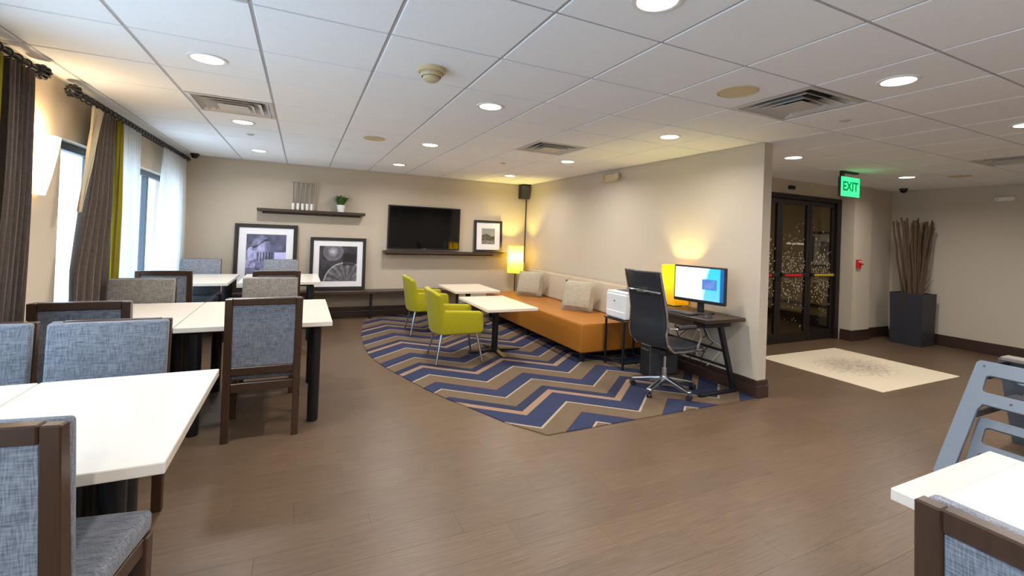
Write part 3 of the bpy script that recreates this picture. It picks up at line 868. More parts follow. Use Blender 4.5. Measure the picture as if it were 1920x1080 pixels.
pg = thing('potted_plant', 'small green potted grass in a white pot on the upper shelf', 'plant', (.565, YF-.105, 1.736))
lathe('pot', [(.0001, 0), (.05, 0), (.066, .115), (.06, .115), (.055, .10), (.0001, .10)], M_POT, pg, n=20)
lathe('soil', [(.0545, .1005), (.0001, .104)], M_SOIL, pg, n=14)
bm = nb(); rr = random.Random(2)
for k in range(260):
    a = rr.uniform(0, 2*PI); r0 = rr.uniform(0, .04); L_ = rr.uniform(.11, .22); sp_ = rr.uniform(.1, 1.05)
    p0 = Vector((r0*math.cos(a), r0*math.sin(a), .102)); d = Vector((math.cos(a), math.sin(a), 0)); s = Vector((-math.sin(a), math.cos(a), 0))*.006
    if p0.y+d.y*L_*sp_ > .095: d = Vector((d.x, .25*d.y, 0))
    p1 = p0+d*L_*sp_*.45+Vector((0, 0, L_*.65)); p2 = p0+d*L_*sp_+Vector((0, 0, L_*(.95-.4*sp_)))
    v = [bm.verts.new(q) for q in (p0-s*.6, p0+s*.6, p1+s, p1-s, p2)]
    bm.faces.new((v[0], v[1], v[2], v[3])); bm.faces.new((v[3], v[2], v[4]))
o = obj('foliage', bm, M_LEAF, pg); o['kind'] = 'stuff'

sp = thing('wall_speaker', 'small black loudspeaker in the far corner at the ceiling', 'speaker', (3.885, YF, 2.18))
box('cabinet', -.095, .085, -.19, -.04, 0, .265, M_DARKPL, sp, .008, 2); box('grille', -.088, .078, -.194, -.1895, .012, .253, M_GREYPL, sp, .002); box('bracket', -.03, .03, -.041, 0, .08, .16, M_BLACK, sp, .003)
tube('cable', [(.094, -.02, .10), (.094, -.018, -.5), (.094, -.018, -1.25)], .009, M_DARKPL, sp, 8)

# ================================================================== LEFT WALL: rods, drapes, sconce
def rod(y0, y1, fin_at, label, dirn):
    t = thing('curtain_rod', label, 'curtain rod', (XL+.09, y0, 2.385))
    L_ = y1-y0
    tube('rod', [(0, 0, 0), (0, L_, 0)], .015, M_BLACK, t, 12)
    n = int(L_/.1)
    for k in range(n+1):
        yy = .04+(L_-.08)*k/n
        bm = nb(); R_, r_ = .027, .0045
        pts = [(R_*math.cos(2*PI*q/14), yy+.006*math.sin(q), R_*math.sin(2*PI*q/14)-.008) for q in range(15)]
        obj('curtain_ring', add_tube(bm, pts, r_, 6), M_BLACK, t, True)
    for yy in (.12, L_-.12):
        box('bracket', -.09, 0, yy-.01, yy+.01, -.012, .012, M_BLACK, t, .002)
    for f, s in fin_at:
        # openwork ball finial: crossed hoops round a core
        for q in range(5):
            a = PI*q/5
            pts = [(.042*math.cos(2*PI*w/16)*math.cos(a), f+s*.045+.052*math.sin(2*PI*w/16), .042*math.cos(2*PI*w/16)*math.sin(a)) for w in range(17)]
            obj('finial_hoop', add_tube(nb(), pts, .0075, 6), M_BLACK, t, True)
        ball('finial', (0, f+s*.045, 0), .018, M_BLACK, t)
        lathe('finial_collar', [(.0001, -.012), (.024, -.01), (.024, .01), (.0001, .012)], M_BLACK, t, c=(0, 0, 0), n=14, mat=Matrix.Translation((0, f, 0)) @ Matrix.Rotation(PI/2, 4, 'X'))
    return t
rod(.4, 3.83, [(3.43, 1)], 'dark curtain rod with openwork ball end at the left picture edge', 1)
rod(4.36, 7.98, [(0, -1)], 'long dark curtain rod running to the far corner', 1)

def drape(name, yt, yb, zt, zb, folds, amp, m, label, cat='curtain', x=XL+.09, xb=None, tie=None, ph=0.0, parent=None, thick=.003):
    """pleated cloth hanging from zt to zb; yt / yb are its (start, end) along the wall at top and bottom"""
    xb = x if xb is None else xb
    nu, nv = folds*10, 22; bm = nb(); g = []
    for j in range(nv+1):
        v = j/nv; z = zt+(zb-zt)*v
        e = v**1.3 if tie is None else tie(v)
        a, b = yt[0]+(yb[0]-yt[0])*e, yt[1]+(yb[1]-yt[1])*e
        am = amp*(.55+.45*min(1, v*3))*(1+.15*math.sin(v*5+ph))
        row = []
        for i in range(nu+1):
            u = i/nu
            w = math.sin(u*folds*2*PI+ph+.4*math.sin(v*3+u*5))
            w = math.copysign(abs(w)**.75, w)
            row.append(bm.verts.new((x+(xb-x)*e+am*w, a+(b-a)*u+.008*math.sin(u*31+v*4), z)))
        g.append(row)
    for j in range(nv):
        for i in range(nu):
            bm.faces.new((g[j][i], g[j][i+1], g[j+1][i+1], g[j+1][i]))
    o = obj(name, bm, m, parent, True)
    md = o.modifiers.new('thickness', 'SOLIDIFY'); md.thickness = thick
    if label: tag(o, label, cat)
    return o
ZT = 2.352
drape('curtain', (3.16, 3.50), (2.98, 3.24), ZT, .02, 3, .03, M_LIMEC, 'yellow-green curtain edge at the far left picture border')
drape('curtain', (3.49, 3.77), (3.26, 3.70), ZT, .02, 6, .036, M_BROWNC, 'brown pleated curtain left of the glowing wall sconce', ph=.8)
drape('curtain', (4.80, 5.10), (4.40, 5.08), ZT, .02, 5, .036, M_BROWNC, 'brown curtain right of the sconce, flaring towards the viewer', ph=.3, tie=lambda v: min(1, (v/.55))**.9)
drape('curtain_lining', (4.56, 4.80), (4.41, 4.445), ZT-.01, 1.52, 2, .014, M_CREAM, 'cream curtain lining turned back at the leading edge of the flared brown curtain', x=XL+.115, tie=lambda v: v)
drape('curtain', (5.11, 5.29), (5.09, 5.27), ZT, .02, 2, .03, M_LIMEC, 'narrow olive yellow curtain strip beside the flared brown curtain', ph=1.1)
drape('sheer_curtain', (5.30, 5.82), (5.28, 5.80), ZT, .02, 7, .026, M_SHEER, 'white sheer curtain next to the olive curtain strip')
drape('sheer_curtain', (6.66, 7.84), (6.26, 7.92), ZT, .02, 12, .028, M_SHEER, 'wide white sheer curtain in the far left corner', ph=.5)

sc_ = thing('wall_sconce', 'glowing tapered frosted glass sconce on the left wall', 'sconce', (XL, 4.06, 1.62))
box('back_plate', 0, .02, -.06, .06, .02, .30, M_ALU, sc_, .004)
bm = nb()
prof = [(.055, 0), (.085, .12), (.115, .28), (.13, .39)]
outer = [[bm.verts.new((.015+r*.8*math.sin(t), r*1.12*math.cos(t), z)) for t in [PI*k/16 for k in range(17)]] for r, z in prof]
for a, b in zip(outer, outer[1:]):
    for k in range(16): bm.faces.new((a[k], a[k+1], b[k+1], b[k]))
bm.faces.new(outer[0])
o = obj('glass_shade', bm, M_SCONCE, sc_, True); md = o.modifiers.new('thickness', 'SOLIDIFY'); md.thickness = .005
l = bpy.data.lights.new('sconce_bulb', 'POINT'); l.energy = 9; l.color = (1, .74, .42); l.shadow_soft_size = .04
lo = bpy.data.objects.new('sconce_bulb', l); link(lo, sc_); lo.location = (.07, 0, .42)
ball('bulb', (.06, 0, .30), .028, M_LENS, sc_)

# ================================================================== DINING CHAIRS
CW, CH = .47, .98
def make_chair(fab):
    t = thing('dining_chair', None, 'chair')
    w = CW/2
    for s in (-1, 1):
        x0, x1 = (s*w-.045, s*w) if s > 0 else (s*w, s*w+.045)
        # rear leg and post in one sweep, raked above the seat
        poly = [(-.245, 0), (-.205, 0), (-.198, .46), (-.24, .975), (-.276, .975), (-.243, .46)]
        obj('leg', add_prism(nb(), poly, 'x', x0, x1, .004), M_CHAIRWOOD, t)
        poly = [(.235-.038, 0), (.235, 0), (.24, .40), (.24-.048, .40)]
        obj('leg', add_prism(nb(), poly, 'x', x0, x1, .004), M_CHAIRWOOD, t)
        box('side_rail', x0+.008, x1-.008, -.20, .195, .345, .40, M_CHAIRWOOD, t, .003)
    box('front_rail', -w+.045, w-.045, .20, .232, .345, .40, M_CHAIRWOOD, t, .003)
    box('rear_rail', -w+.045, w-.045, -.238, -.205, .335, .395, M_CHAIRWOOD, t, .003)
    rake = lambda z: -.245-(z-.46)*.066
    def slab(name, x0, x1, z0, z1, off0, off1, m, bev, seg=1):
        poly = [(rake(z0)+off0, z0), (rake(z0)+off1, z0), (rake(z1)+off1, z1), (rake(z1)+off0, z1)]
        return obj(name, add_prism(nb(), poly, 'x', x0, x1, bev, seg), m, t, seg > 1)
    slab('top_rail', -w+.045, w-.045, .93, .978, .001, .038, M_CHAIRWOOD, .004)
    slab('lower_rail', -w+.045, w-.045, .45, .505, .001, .038, M_CHAIRWOOD, .004)
    slab('back_panel', -w+.045, w-.045, .505, .93, .010, .040, fab, .003)
    slab('backrest', -w+.003, w-.003, .475, .976, .0385, .078, fab, .014, 3)
    box('seat', -w+.004, w-.004, -.19, .25, .40, .475, fab, t, .022, 3, smooth=True)
    return t
chA = make_chair(M_CFAB)
chB = make_chair(M_CFAB2)
used = {}
def chair(x, y, rz, label, proto):
    t = proto if proto.name not in used else copy_tree(proto)
    used[proto.name] = 1
    t.location = (x, y, 0); t.rotation_euler = (0, 0, rz); t['label'] = label; t['group'] = 'dining chairs'
    return t
# local +Y is the way a chair faces; the top of its back is .276 behind its origin
D_ = .276
chair(-.695, 1.772, math.radians(-9), 'brown wood chair with grey woven back, nearest at lower left', chA)
chair(-.825, 2.90-D_+.03, PI, 'padded blue-grey chair facing the viewer across the nearest white table, right one', chA)
chair(-1.345, 2.92-D_+.03, PI, 'padded blue-grey chair facing the viewer, cut by the left picture edge', chA)
chair(-1.165, 3.54+D_, 0, 'dark framed chair back seen just above the blue-grey padded chair', chA)
chair(-.205, 3.55+D_, .0, 'whole brown wood chair with grey back panel, seen from behind at the second table row', chA)
chair(-1.215, 4.92-D_+.05, PI, 'taupe padded chair at the second table row nearest the curtains', chB)
chair(-.245, 4.95-D_+.05, PI, 'taupe padded chair facing the viewer behind the whole brown chair', chB)
chair(-1.232, 5.66+D_, 0, 'dark framed chair seen from behind at the far table row near the sheer curtain', chA)
chair(-.225, 5.66+D_, 0, 'dark framed chair seen from behind at the far table row, right one', chA)
chair(-1.235, 7.62-D_, PI, 'pale blue-grey padded chair in the far left corner by the sheer curtain', chA)
chair(-.255, 7.62-D_, PI, 'pale grey padded chair in front of the large left framed picture', chA)
chair(1.14+D_, .247, -PI/2, 'brown wood chair with blue woven back panel at lower right', chA)

# ------------------------------------------------------------------ dining tables
ZT_ = .77
def dtable(x0, x1, y0, y1, label, m=M_LAM, band=False, ix=.11, legs_y=None):
    t = thing('dining_table', label, 'table', ((x0+x1)/2, (y0+y1)/2, 0), 0, 'white topped dining tables')
    w, d = (x1-x0)/2, (y1-y0)/2
    box('tabletop', -w, w, -d, d, ZT_-.036, ZT_, m, t, .004, 2)
    if band:
        box('edge_band', -w+.01, w-.01, d-.085, d-.01, ZT_+.0002, ZT_+.0012, M_LAMW, t, 0)
    ly = legs_y or (-d+.11, d-.11)
    box('underframe', -w+ix-.03, w-ix+.03, min(ly)-.03, max(ly)+.03, ZT_-.062, ZT_-.037, M_BLACK, t, .003)
    for sx in (-1, 1):
        for yy in ly:
            lathe('leg', [(.0001, .0), (.036, .0), (.04, .012), (.04, ZT_-.063), (.0001, ZT_-.063)], M_BLACK, t, c=(sx*(w-ix), yy, 0), n=18)
    return t
dtable(-.978, -.335, 1.648, 2.62, 'bright white table nearest the viewer at lower left', ix=.265, legs_y=(.06, .19))
dtable(-1.46, -.984, 1.648, 2.62, 'white table cut by the left picture edge, joined to the nearest one', ix=.06, legs_y=(-.06, .06))
dtable(-.745, .238, 3.70, 4.86, 'white table of the second row with the whole brown chair')
dtable(-1.46, -.752, 3.70, 4.86, 'white table of the second row beside the left wall', ix=.06, legs_y=(-.10, .08))
dtable(-.68, .248, 6.42, 7.52, 'white table of the far row in front of the framed pictures')
dtable(-1.46, -.77, 6.38, 7.52, 'white table of the far row beside the sheer curtain', ix=.06, legs_y=(-.25, .05))
dtable(1.605, 2.25, -.32, .735, 'cream topped table with wood edge band at the lower right corner', M_LAM, True, legs_y=(-.35, .30))

# ================================================================== LOUNGE
def ctable(x0, x1, y0, y1, z, label):
    t = thing('cafe_table', label, 'table', ((x0+x1)/2, (y0+y1)/2, 0.007), 0, 'low pedestal tables before the sofa')
    w, d = (x1-x0)/2, (y1-y0)/2
    box('tabletop', -w, w, -d, d, z-.034, z, M_LAMW, t, .004, 2)
    box('top_plate', -.18, .18, -.18, .18, z-.052, z-.035, M_BLACK, t, .003)
    lathe('column', [(.0001, .03), (.04, .03), (.04, z-.053), (.0001, z-.053)], M_BLACK, t, n=20)
    for k in range(4):
        a = PI/2*k
        bm = nb(); add_prism(bm, [(.03, .0), (.34, .0), (.34, .012), (.06, .034), (.03, .034)], 'y', -.03, .03, .003)
        bmesh.ops.rotate(bm, verts=bm.verts[:], cent=(0, 0, 0), matrix=Matrix.Rotation(a, 3, 'Z'))
        obj('foot', bm, M_BLACK, t)
    lathe('hub', [(.0001, .0), (.055, .0), (.055, .036), (.0001, .036)], M_BLACK, t, n=18)
    return t
ctable(1.92, 2.56, 4.74, 5.80, .615, 'low pale table nearest the viewer in front of the orange bench')
ctable(2.04, 2.74, 6.30, 7.22, .615, 'low pale table farther back in front of the orange bench')

def make_lime():
    t = thing('armchair', None, 'armchair', group='lime tub chairs')
    # faces +Y; width .58, depth .58
    box('seat', -.22, .22, -.20, .27, .345, .46, M_LIME, t, .03, 3, smooth=True)
    # back: tall padded shell that leans and curves a little
    bm = nb(); n = 14; g = {}
    for s in (0, 1):
        for i in range(n+1):
            for j in range(9):
                u = 2*i/n-1; v = j/8; z = .33+.49*v
                if v > .8: z -= (abs(u)**6)*.05*(v-.8)/.2
                yb = -.285-.07*v+.10*abs(u)**3*(1-.25*v)
                th = .075-.02*v
                g[s, i, j] = bm.verts.new((u*(.275+.018*v), yb+(th if s else 0), z))
    for s in (0, 1):
        for i in range(n):
            for j in range(8): bm.faces.new((g[s, i, j], g[s, i+1, j], g[s, i+1, j+1], g[s, i, j+1]))
    for i in range(n):
        for j in (0, 8): bm.faces.new((g[0, i, j], g[0, i+1, j], g[1, i+1, j], g[1, i, j]))
    for j in range(8):
        for i in (0, n): bm.faces.new((g[0, i, j], g[0, i, j+1], g[1, i, j+1], g[1, i, j]))
    bmesh.ops.recalc_face_normals(bm, faces=bm.faces[:])
    o = obj('backrest', bm, M_LIME, t, True); md = o.modifiers.new('soft', 'BEVEL'); md.width = .014; md.segments = 3; md.limit_method = 'ANGLE'
    for s in (-1, 1):
        poly = [(-.21, .33), (.245, .335), (.275, .38), (.265, .555), (.235, .585), (-.20, .60), (-.22, .56)]
        x0, x1 = (.215, .285) if s > 0 else (-.285, -.215)
        obj('armrest', add_prism(nb(), poly, 'x', x0, x1, .022, 3), M_LIME, t, True)
    box('underframe', -.20, .20, -.20, .23, .32, .347, M_BLACK, t, .004)
    for sx, sy in ((-1, -1), (1, -1), (-1, 1), (1, 1)):
        tube('leg', [(sx*.20, sy*.20+.01, .335), (sx*.262, sy*.265+.01, 0.006)], [.016, .011], M_CHROME, t, 12)
        lathe('glide', [(.0001, 0), (.013, 0), (.013, .007), (.0001, .007)], M_DARKPL, t, c=(sx*.2625, sy*.2655+.01, 0), n=10)
    return t
lc = make_lime()
lc.location = (1.66, 5.12, .007); lc.rotation_euler = (0, 0, -PI/2-.08); lc['label'] = 'lime green tub chair nearest the viewer, with chrome legs'
lc2 = copy_tree(lc); lc2.location = (1.70, 6.62, .007); lc2.rotation_euler = (0, 0, -PI/2-.06); lc2['label'] = 'lime green tub chair farther back, partly behind the other'

so = thing('bench_sofa', 'long caramel leather bench sofa with beige upholstered back', 'sofa', (2.98, 4.45, .007))
SL = 3.05
box('seat', 0, .985, 0, SL, .115, .45, M_ORANGE, so, .018, 3, smooth=True)
tube('piping', [(.012, SL-.03, .447), (.008, .008, .447), (.96, .008, .447)], .004, M_ORANGE, so, 6)
for k, (a, b) in enumerate(((.16, 1.62), (1.625, SL))):
    bm = nb(); add_prism(bm, [(.76, .452), (.985, .452), (.985, .853), (.83, .853)], 'y', a, b, .025, 3)
    obj('backrest', bm, M_BEIGE, so, True)
box('plinth', .10, .97, .10, SL-.02, .07, .1145, M_BLACK, so, .003)
for x in (.05, .90):
    for y in (.05, 1.5, SL-.10): box('leg', x, x+.05, y, y+.05, 0, .115, M_BLACK, so, .004)
def pillow(y, label, tilt, rz, s=.47):
    o = obj('throw_pillow', cushion_bm(s, s*.9, .15), M_PILLOW, None, True); tag(o, label, 'pillow', 'pillows on the bench sofa')
    o.matrix_world = Matrix.Translation((3.50, y, .457+.212)) @ Matrix.Rotation(rz, 4, 'Z') @ Matrix.Rotation(-tilt, 4, 'Y') @ Matrix.Rotation(PI/2, 4, 'Z')
    return o
# tilt: pillow plane leans against the back (normal mostly towards -X)
pillow(6.80, 'greige woven pillow on the bench sofa near the corner lamp', math.radians(70), .72)
pillow(5.32, 'greige woven pillow on the bench sofa nearer to the printer', math.radians(70), .62)

# lamps
fl = thing('floor_lamp', 'glowing yellow drum floor lamp in the corner behind the sofa', 'lamp', (3.66, 7.76, .007))
lathe('base', [(.0001, 0), (.13, 0), (.13, .015), (.02, .025), (.0001, .026)], M_BLACK, fl, n=28)
tube('pole', [(0, 0, .02), (0, 0, .80)], .011, M_BLACK, fl, 10)
obj('lamp_shade', add_tube(nb(), [(0, 0, .755), (0, 0, 1.255)], .145, 32, False), M_SHADE, fl, True)
lathe('spider', [(.144, .79), (.0001, .80)], M_BLACK, fl, n=3)
l = bpy.data.lights.new('lamp_bulb', 'POINT'); l.energy = 66; l.color = (1, .80, .20); l.shadow_soft_size = .05
lo = bpy.data.objects.new('lamp_bulb', l); link(lo, fl); lo.location = (0, 0, 1.05)
ball('bulb', (0, 0, 1.0), .03, M_LENS, fl)
tube('cord', [(.02, .05, .03), (.10, .14, .4), (.12, .2, .9)], .006, M_DARKPL, fl, 6)

# ================================================================== COMPUTER CORNER
DZ_ = .745
dk = thing('desk', 'dark computer desk with slanted black steel legs against the partition', 'desk', (3.70, 3.53, .007))
box('desktop', -.26, .265, -.475, .475, DZ_-.042, DZ_-.007, M_ESP, dk, .003)
for s in (-1, 1):
    y0, y1 = (s*.40-.02, s*.40+.02)
    # slanted upright, top bracket, floor bar
    obj('leg', add_prism(nb(), [(-.02, DZ_-.09), (.03, DZ_-.09), (.235, .03), (.185, .03)], 'y', y0, y1, .003), M_BLACK, dk)
    box('foot_bar', -.25, .24, y0, y1, 0, .03, M_BLACK, dk, .003)
    box('top_bracket', -.22, .12, y0-.005, y1+.005, DZ_-.092, DZ_-.043, M_BLACK, dk, .003)
for x, z in ((.11, .40), (.165, .235)): box('stretcher', x-.008, x+.008, -.38, .38, z-.012, z+.012, M_BLACK, dk, .002)
box('drawer', -.255, .05, -.30, .36, DZ_-.115, DZ_-.0425, M_ESP, dk, .003)
DT = DZ_+.0005
# monitor
mo = thing('monitor', 'black computer monitor with a white and cyan screen on the desk', 'monitor', (3.73, 3.42, DT), 0)
mo.rotation_euler = (0, 0, -PI/2+math.radians(12))
box('base', -.12, .12, -.09, .09, 0, .012, M_DARKPL, mo, .004); box('neck', -.03, .03, .005, .045, .012, .26, M_DARKPL, mo, .006)
box('housing', -.285, .285, -.03, .012, .105, .48, M_DARKPL, mo, .008, 2)
def scr(u, v):
    e = .62+.10*v*v
    if abs(v-.50) < .16 and .58 < u < .86:
        if .62 < u < .83 and abs(v-.5) < .12: return (70+40*vn(u*30, v*20), 100+50*vn(u*30, v*20), 200)
        return (60, 120, 190)
    if u > .93: return (10, 90, 160)
    if u > e: return (40+70*(1-v), 200, 236)
    if u > e-.05: return (190, 232, 240)
    return (252, 253, 253)
print_sheet('screen', .54, .325, 48, scr, M_SCREEN, mo, Matrix.Translation((0, -.0312, .30)) @ Matrix.Rotation(PI/2, 4, 'X'))
kb = thing('keyboard', 'black keyboard lying before the monitor', 'keyboard', (3.51, 3.50, DT), -PI/2+.08)
box('tray', -.21, .21, -.065, .065, 0, .016, M_DARKPL, kb, .004)
bm = nb()
for r in range(5):
    for c in range(14): add_box(bm, -.20+c*.0285, -.20+c*.0285+.024, -.056+r*.023, -.056+r*.023+.019, .0165, .021)
o = obj('keys', bm, M_GREYPL, kb); o['kind'] = 'stuff'
mu_ = thing('mouse', 'small black mouse right of the keyboard', 'mouse', (3.58, 3.17, DT), -PI/2)
bm = nb(); bmesh.ops.create_uvsphere(bm, u_segments=16, v_segments=8, radius=.03)
for v in bm.verts: v.co = Vector((v.co.x, v.co.y*1.75, max(0, v.co.z*1.0)+.001))
bmesh.ops.remove_doubles(bm, verts=bm.verts[:], dist=.0005); obj('shell', bm, M_DARKPL, mu_, True); box('wheel', -.004, .004, .018, .034, .024, .033, M_GREYPL, mu_, .001)
# lamp with a square yellow shade
ql = thing('desk_lamp', 'glowing yellow square-shaded lamp behind the monitor', 'lamp', (3.82, 3.86, DT))
box('base', -.06, .06, -.06, .06, 0, .012, M_BLACK, ql, .003); tube('stem', [(0, 0, .012), (0, 0, .2)], .008, M_BLACK, ql, 8)
bm = nb()
c4 = [(-.105, -.105), (.105, -.105), (.105, .105), (-.105, .105)]
A_ = [bm.verts.new((x, y, .02)) for x, y in c4]; B_ = [bm.verts.new((x, y, .46)) for x, y in c4]
for k in range(4): bm.faces.new((A_[k], A_[(k+1) % 4], B_[(k+1) % 4], B_[k]))
o = obj('lamp_shade', bm, M_SHADE, ql); md = o.modifiers.new('thickness', 'SOLIDIFY'); md.thickness = .004
l = bpy.data.lights.new('lamp_bulb', 'POINT'); l.energy = 26; l.color = (1, .82, .24); l.shadow_soft_size = .04
lo = bpy.data.objects.new('lamp_bulb', l); link(lo, ql); lo.location = (0, 0, .33)
ball('bulb', (0, 0, .25), .03, M_LENS, ql)
# cable tangle and computer below the desk
ck = thing('cable_bundle', 'tangle of grey cables hanging behind the desk', 'cables', (3.955, 3.70, .10)); rr = random.Random(9)
for k in range(7):
    y = -.3+k*.09
    pts = [(rr.uniform(-.02, .005), y+rr.uniform(-.05, .05)+.10*math.sin(q*1.3+k), .53-q*.075+(.03*math.sin(q*2+k))) for q in range(7)]
    obj('cable', add_tube(nb(), pts, .006, 6), M_CORD if k % 3 else M_IVORY, ck, True)
pc = thing('computer_tower', 'dark grey computer tower on the carpet under the desk', 'computer', (3.60, 3.83, .007))
box('case', -.20, .20, -.075, .075, .01, .34, M_GREYPL, pc, .006); box('front_panel', -.206, -.2005, -.07, .07, .015, .335, M_DARKPL, pc, .002); box('drive_slot', -.2085, -.2055, -.06, .06, .28, .30, M_ALU, pc, .0005)
for s in (-1, 1): box('foot', -.16*s-.02, -.16*s+.02, -.06, .06, 0, .0105, M_DARKPL, pc, .001)
# printer on its small stand
pt = thing('printer_stand', 'small dark topped stand with thin black legs beside the bench sofa', 'table', (3.505, 4.235, .007))
box('top', -.235, .235, -.185, .185, .535, .552, M_SMOKE, pt, .003)
for sx in (-1, 1):
    for sy in (-1, 1): box('leg', sx*.21-.011, sx*.21+.011, sy*.165-.011, sy*.165+.011, 0, .535, M_BLACK, pt, .002)
for sy in (-1, 1): box('rail', -.199, .199, sy*.165-.008, sy*.165+.008, .06, .08, M_BLACK, pt, .002)
for sx in (-1, 1): box('rail', sx*.21-.008, sx*.21+.008, -.154, .154, .06, .08, M_BLACK, pt, .002)
pr = thing('printer', 'white boxy laser printer on the small stand, behind the office chair', 'printer', (3.495, 4.24, .5595))
box('body', -.20, .20, -.175, .175, .006, .285, M_PRINTER, pr, .012, 2); box('lid', -.19, .195, -.17, .17, .2855, .31, M_PRINTER, pr, .008, 2)
box('paper_tray', -.207, -.199, -.16, .16, .02, .085, M_PRINTER, pr, .003); box('output_slot', -.10, .12, -.12, .12, .3105, .314, M_GREYPL, pr, .001)
o = ball('badge', (-.2012, 0.02, .20), .012, M_GREYPL, pr, (.2, 1, 1), 12); box('feet', -.18, .18, -.15, .15, 0, .0065, M_GREYPL, pr, 0)

# office chair
oc = thing('office_chair', 'black high-backed office chair on a polished five-star base', 'chair', (3.27, 3.40, .007), -PI/2+math.radians(4))
def sweep(prof, w, th, m, name, n=1):
    bm = nb(); rows = []
    for (y, z, k) in prof:
        rows.append((y, z, k))
    V = []
    for i, (y, z, k) in enumerate(rows):
        a = rows[max(0, i-1)]; b = rows[min(len(rows)-1, i+1)]
        d = Vector((0, b[0]-a[0], b[1]-a[1])).normalized(); nn = Vector((0, -d.z, d.y))
        ring = []
        for s, t_ in ((-1, 0), (-.5, 0), (0, 0), (.5, 0), (1, 0), (1, 1), (.5, 1), (0, 1), (-.5, 1), (-1, 1)):
            dish = .018*(1-s*s)
            p = Vector((s*w/2*k, y, z))+nn*(th*(t_-.5)+dish)
            ring.append(bm.verts.new(p))
        V.append(ring)
    for a, b in zip(V, V[1:]):
        for q in range(10): bm.faces.new((a[q], a[(q+1) % 10], b[(q+1) % 10], b[q]))
    bm.faces.new(V[0][::-1]); bm.faces.new(V[-1])
    o = obj(name, bm, m, oc, True); md = o.modifiers.new('soft', 'BEVEL'); md.width = .008; md.segments = 2; md.limit_method = 'ANGLE'
    return o
backp = [(-.19, .475, .93), (-.235, .52, 1.0), (-.255, .60, 1.02), (-.245, .70, 1.0), (-.25, .80, .96), (-.275, .92, .93), (-.31, 1.04, .92), (-.335, 1.13, .92), (-.345, 1.18, .90)]
sweep(backp, .44, .028, M_LEATHER, 'backrest')
sweep([(-.17, .462, .95), (-.08, .452, 1.0), (.05, .45, 1.04), (.18, .458, 1.04), (.255, .448, 1.0), (.275, .425, .95)], .46, .04, M_LEATHER, 'seat')
for s in (-1, 1):
    pts = [(s*.235*k**.5, y, z) for (y, z, k) in backp[::-1]]+[(s*.24, -.15, .44), (s*.245, .05, .43), (s*.24, .22, .435), (s*.23, .285, .41)]
    obj('side_rail', add_tube(nb(), pts, .012, 8), M_CHROME, oc, True)
    arm = [(s*.25, -.235, .66), (s*.285, -.15, .665), (s*.29, .05, .665), (s*.285, .14, .63), (s*.275, .17, .56), (s*.25, .15, .44)]
    obj('arm_loop', add_tube(nb(), arm, .011, 8), M_CHROME, oc, True)
    obj('arm_pad', add_tube(nb(), [(s*.285, -.16, .672), (s*.29, -.05, .675), (s*.29, .07, .67)], .021, 8), M_DARKPL, oc, True)
obj('back_brace', add_tube(nb(), [(-.215, -.318, .985), (-.12, -.345, .99), (.12, -.345, .99), (.215, -.318, .985)], .012, 8), M_CHROME, oc, True)
box('brace_clamp', -.05, .05, -.362, -.335, .975, 1.005, M_CHROME, oc, .004)
obj('cross_bar', add_tube(nb(), [(-.24, 0, .425), (.24, 0, .425)], .013, 8), M_CHROME, oc, True)
box('mechanism', -.09, .09, -.11, .13, .36, .42, M_DARKPL, oc, .01)
tube('gas_column', [(0, 0, .10), (0, 0, .22), (0, 0, .221), (0, 0, .36)], [.026, .026, .015, .015], M_CHROME, oc, 14)
lathe('hub', [(.0001, .075), (.038, .075), (.04, .11), (.03, .145), (.0001, .145)], M_ALU, oc, n=18)
for k in range(5):
    a = 2*PI*k/5+math.radians(71)
    bm = nb(); add_prism(bm, [(.02, .085), (.30, .062), (.32, .07), (.31, .085), (.05, .135), (.02, .135)], 'y', -.026, .026, .007, 2)
    bmesh.ops.rotate(bm, verts=bm.verts[:], cent=(0, 0, 0), matrix=Matrix.Rotation(a, 3, 'Z'))
    lg = obj('base_leg', bm, M_ALU, oc, True)
    cx, cy = .305*math.cos(a), .305*math.sin(a)
    tx, ty = -math.sin(a+.5), math.cos(a+.5)
    for s in (-1, 1):
        mt = Matrix.Translation((cx+tx*s*.016, cy+ty*s*.016, .028)) @ Matrix.Rotation(math.atan2(ty, tx), 4, 'Z') @ Matrix.Rotation(PI/2, 4, 'Y')
        lathe('caster', [(.0001, -.009), (.024, -.009), (.028, -.005), (.028, .005), (.024, .009), (.0001, .009)], M_DARKPL, lg, n=16, mat=mt)
    tube('caster_stem', [(cx, cy, .03), (cx, cy, .068)], .008, M_CHROME, lg, 8)

# ================================================================== LOBBY
bp_ = thing('branch_planter', 'tall square charcoal planter filled with upright bare branches by the right wall', 'planter', (8.74, 3.78, 0))
PS = .215
bm = nb()
def frus(bm, r0, r1, z0, z1):
    a = [bm.verts.new((x*r0, y*r0, z0)) for x, y in ((-1, -1), (1, -1), (1, 1), (-1, 1))]; b = [bm.verts.new((x*r1, y*r1, z1)) for x, y in ((-1, -1), (1, -1), (1, 1), (-1, 1))]
    return a, b
a, b = frus(bm, PS-.015, PS, 0, .80); c, d = frus(bm, PS-.03, PS-.03, .80, .74)
bm.faces.new(a[::-1])
for k in range(4):
    q = (k+1) % 4
    bm.faces.new((a[k], a[q], b[q], b[k])); bm.faces.new((b[k], b[q], c[q], c[k])); bm.faces.new((c[k], c[q], d[q], d[k]))
o = obj('planter_box', bm, M_PLANTER, bp_)
box('soil', -PS+.031, PS-.031, -PS+.031, PS-.031, .70, .745, M_SOIL, bp_, 0)
rr = random.Random(12)
vd = Vector((.43, .90, 0)); rd = Vector((.90, -.43, 0))     # spread mostly along this line
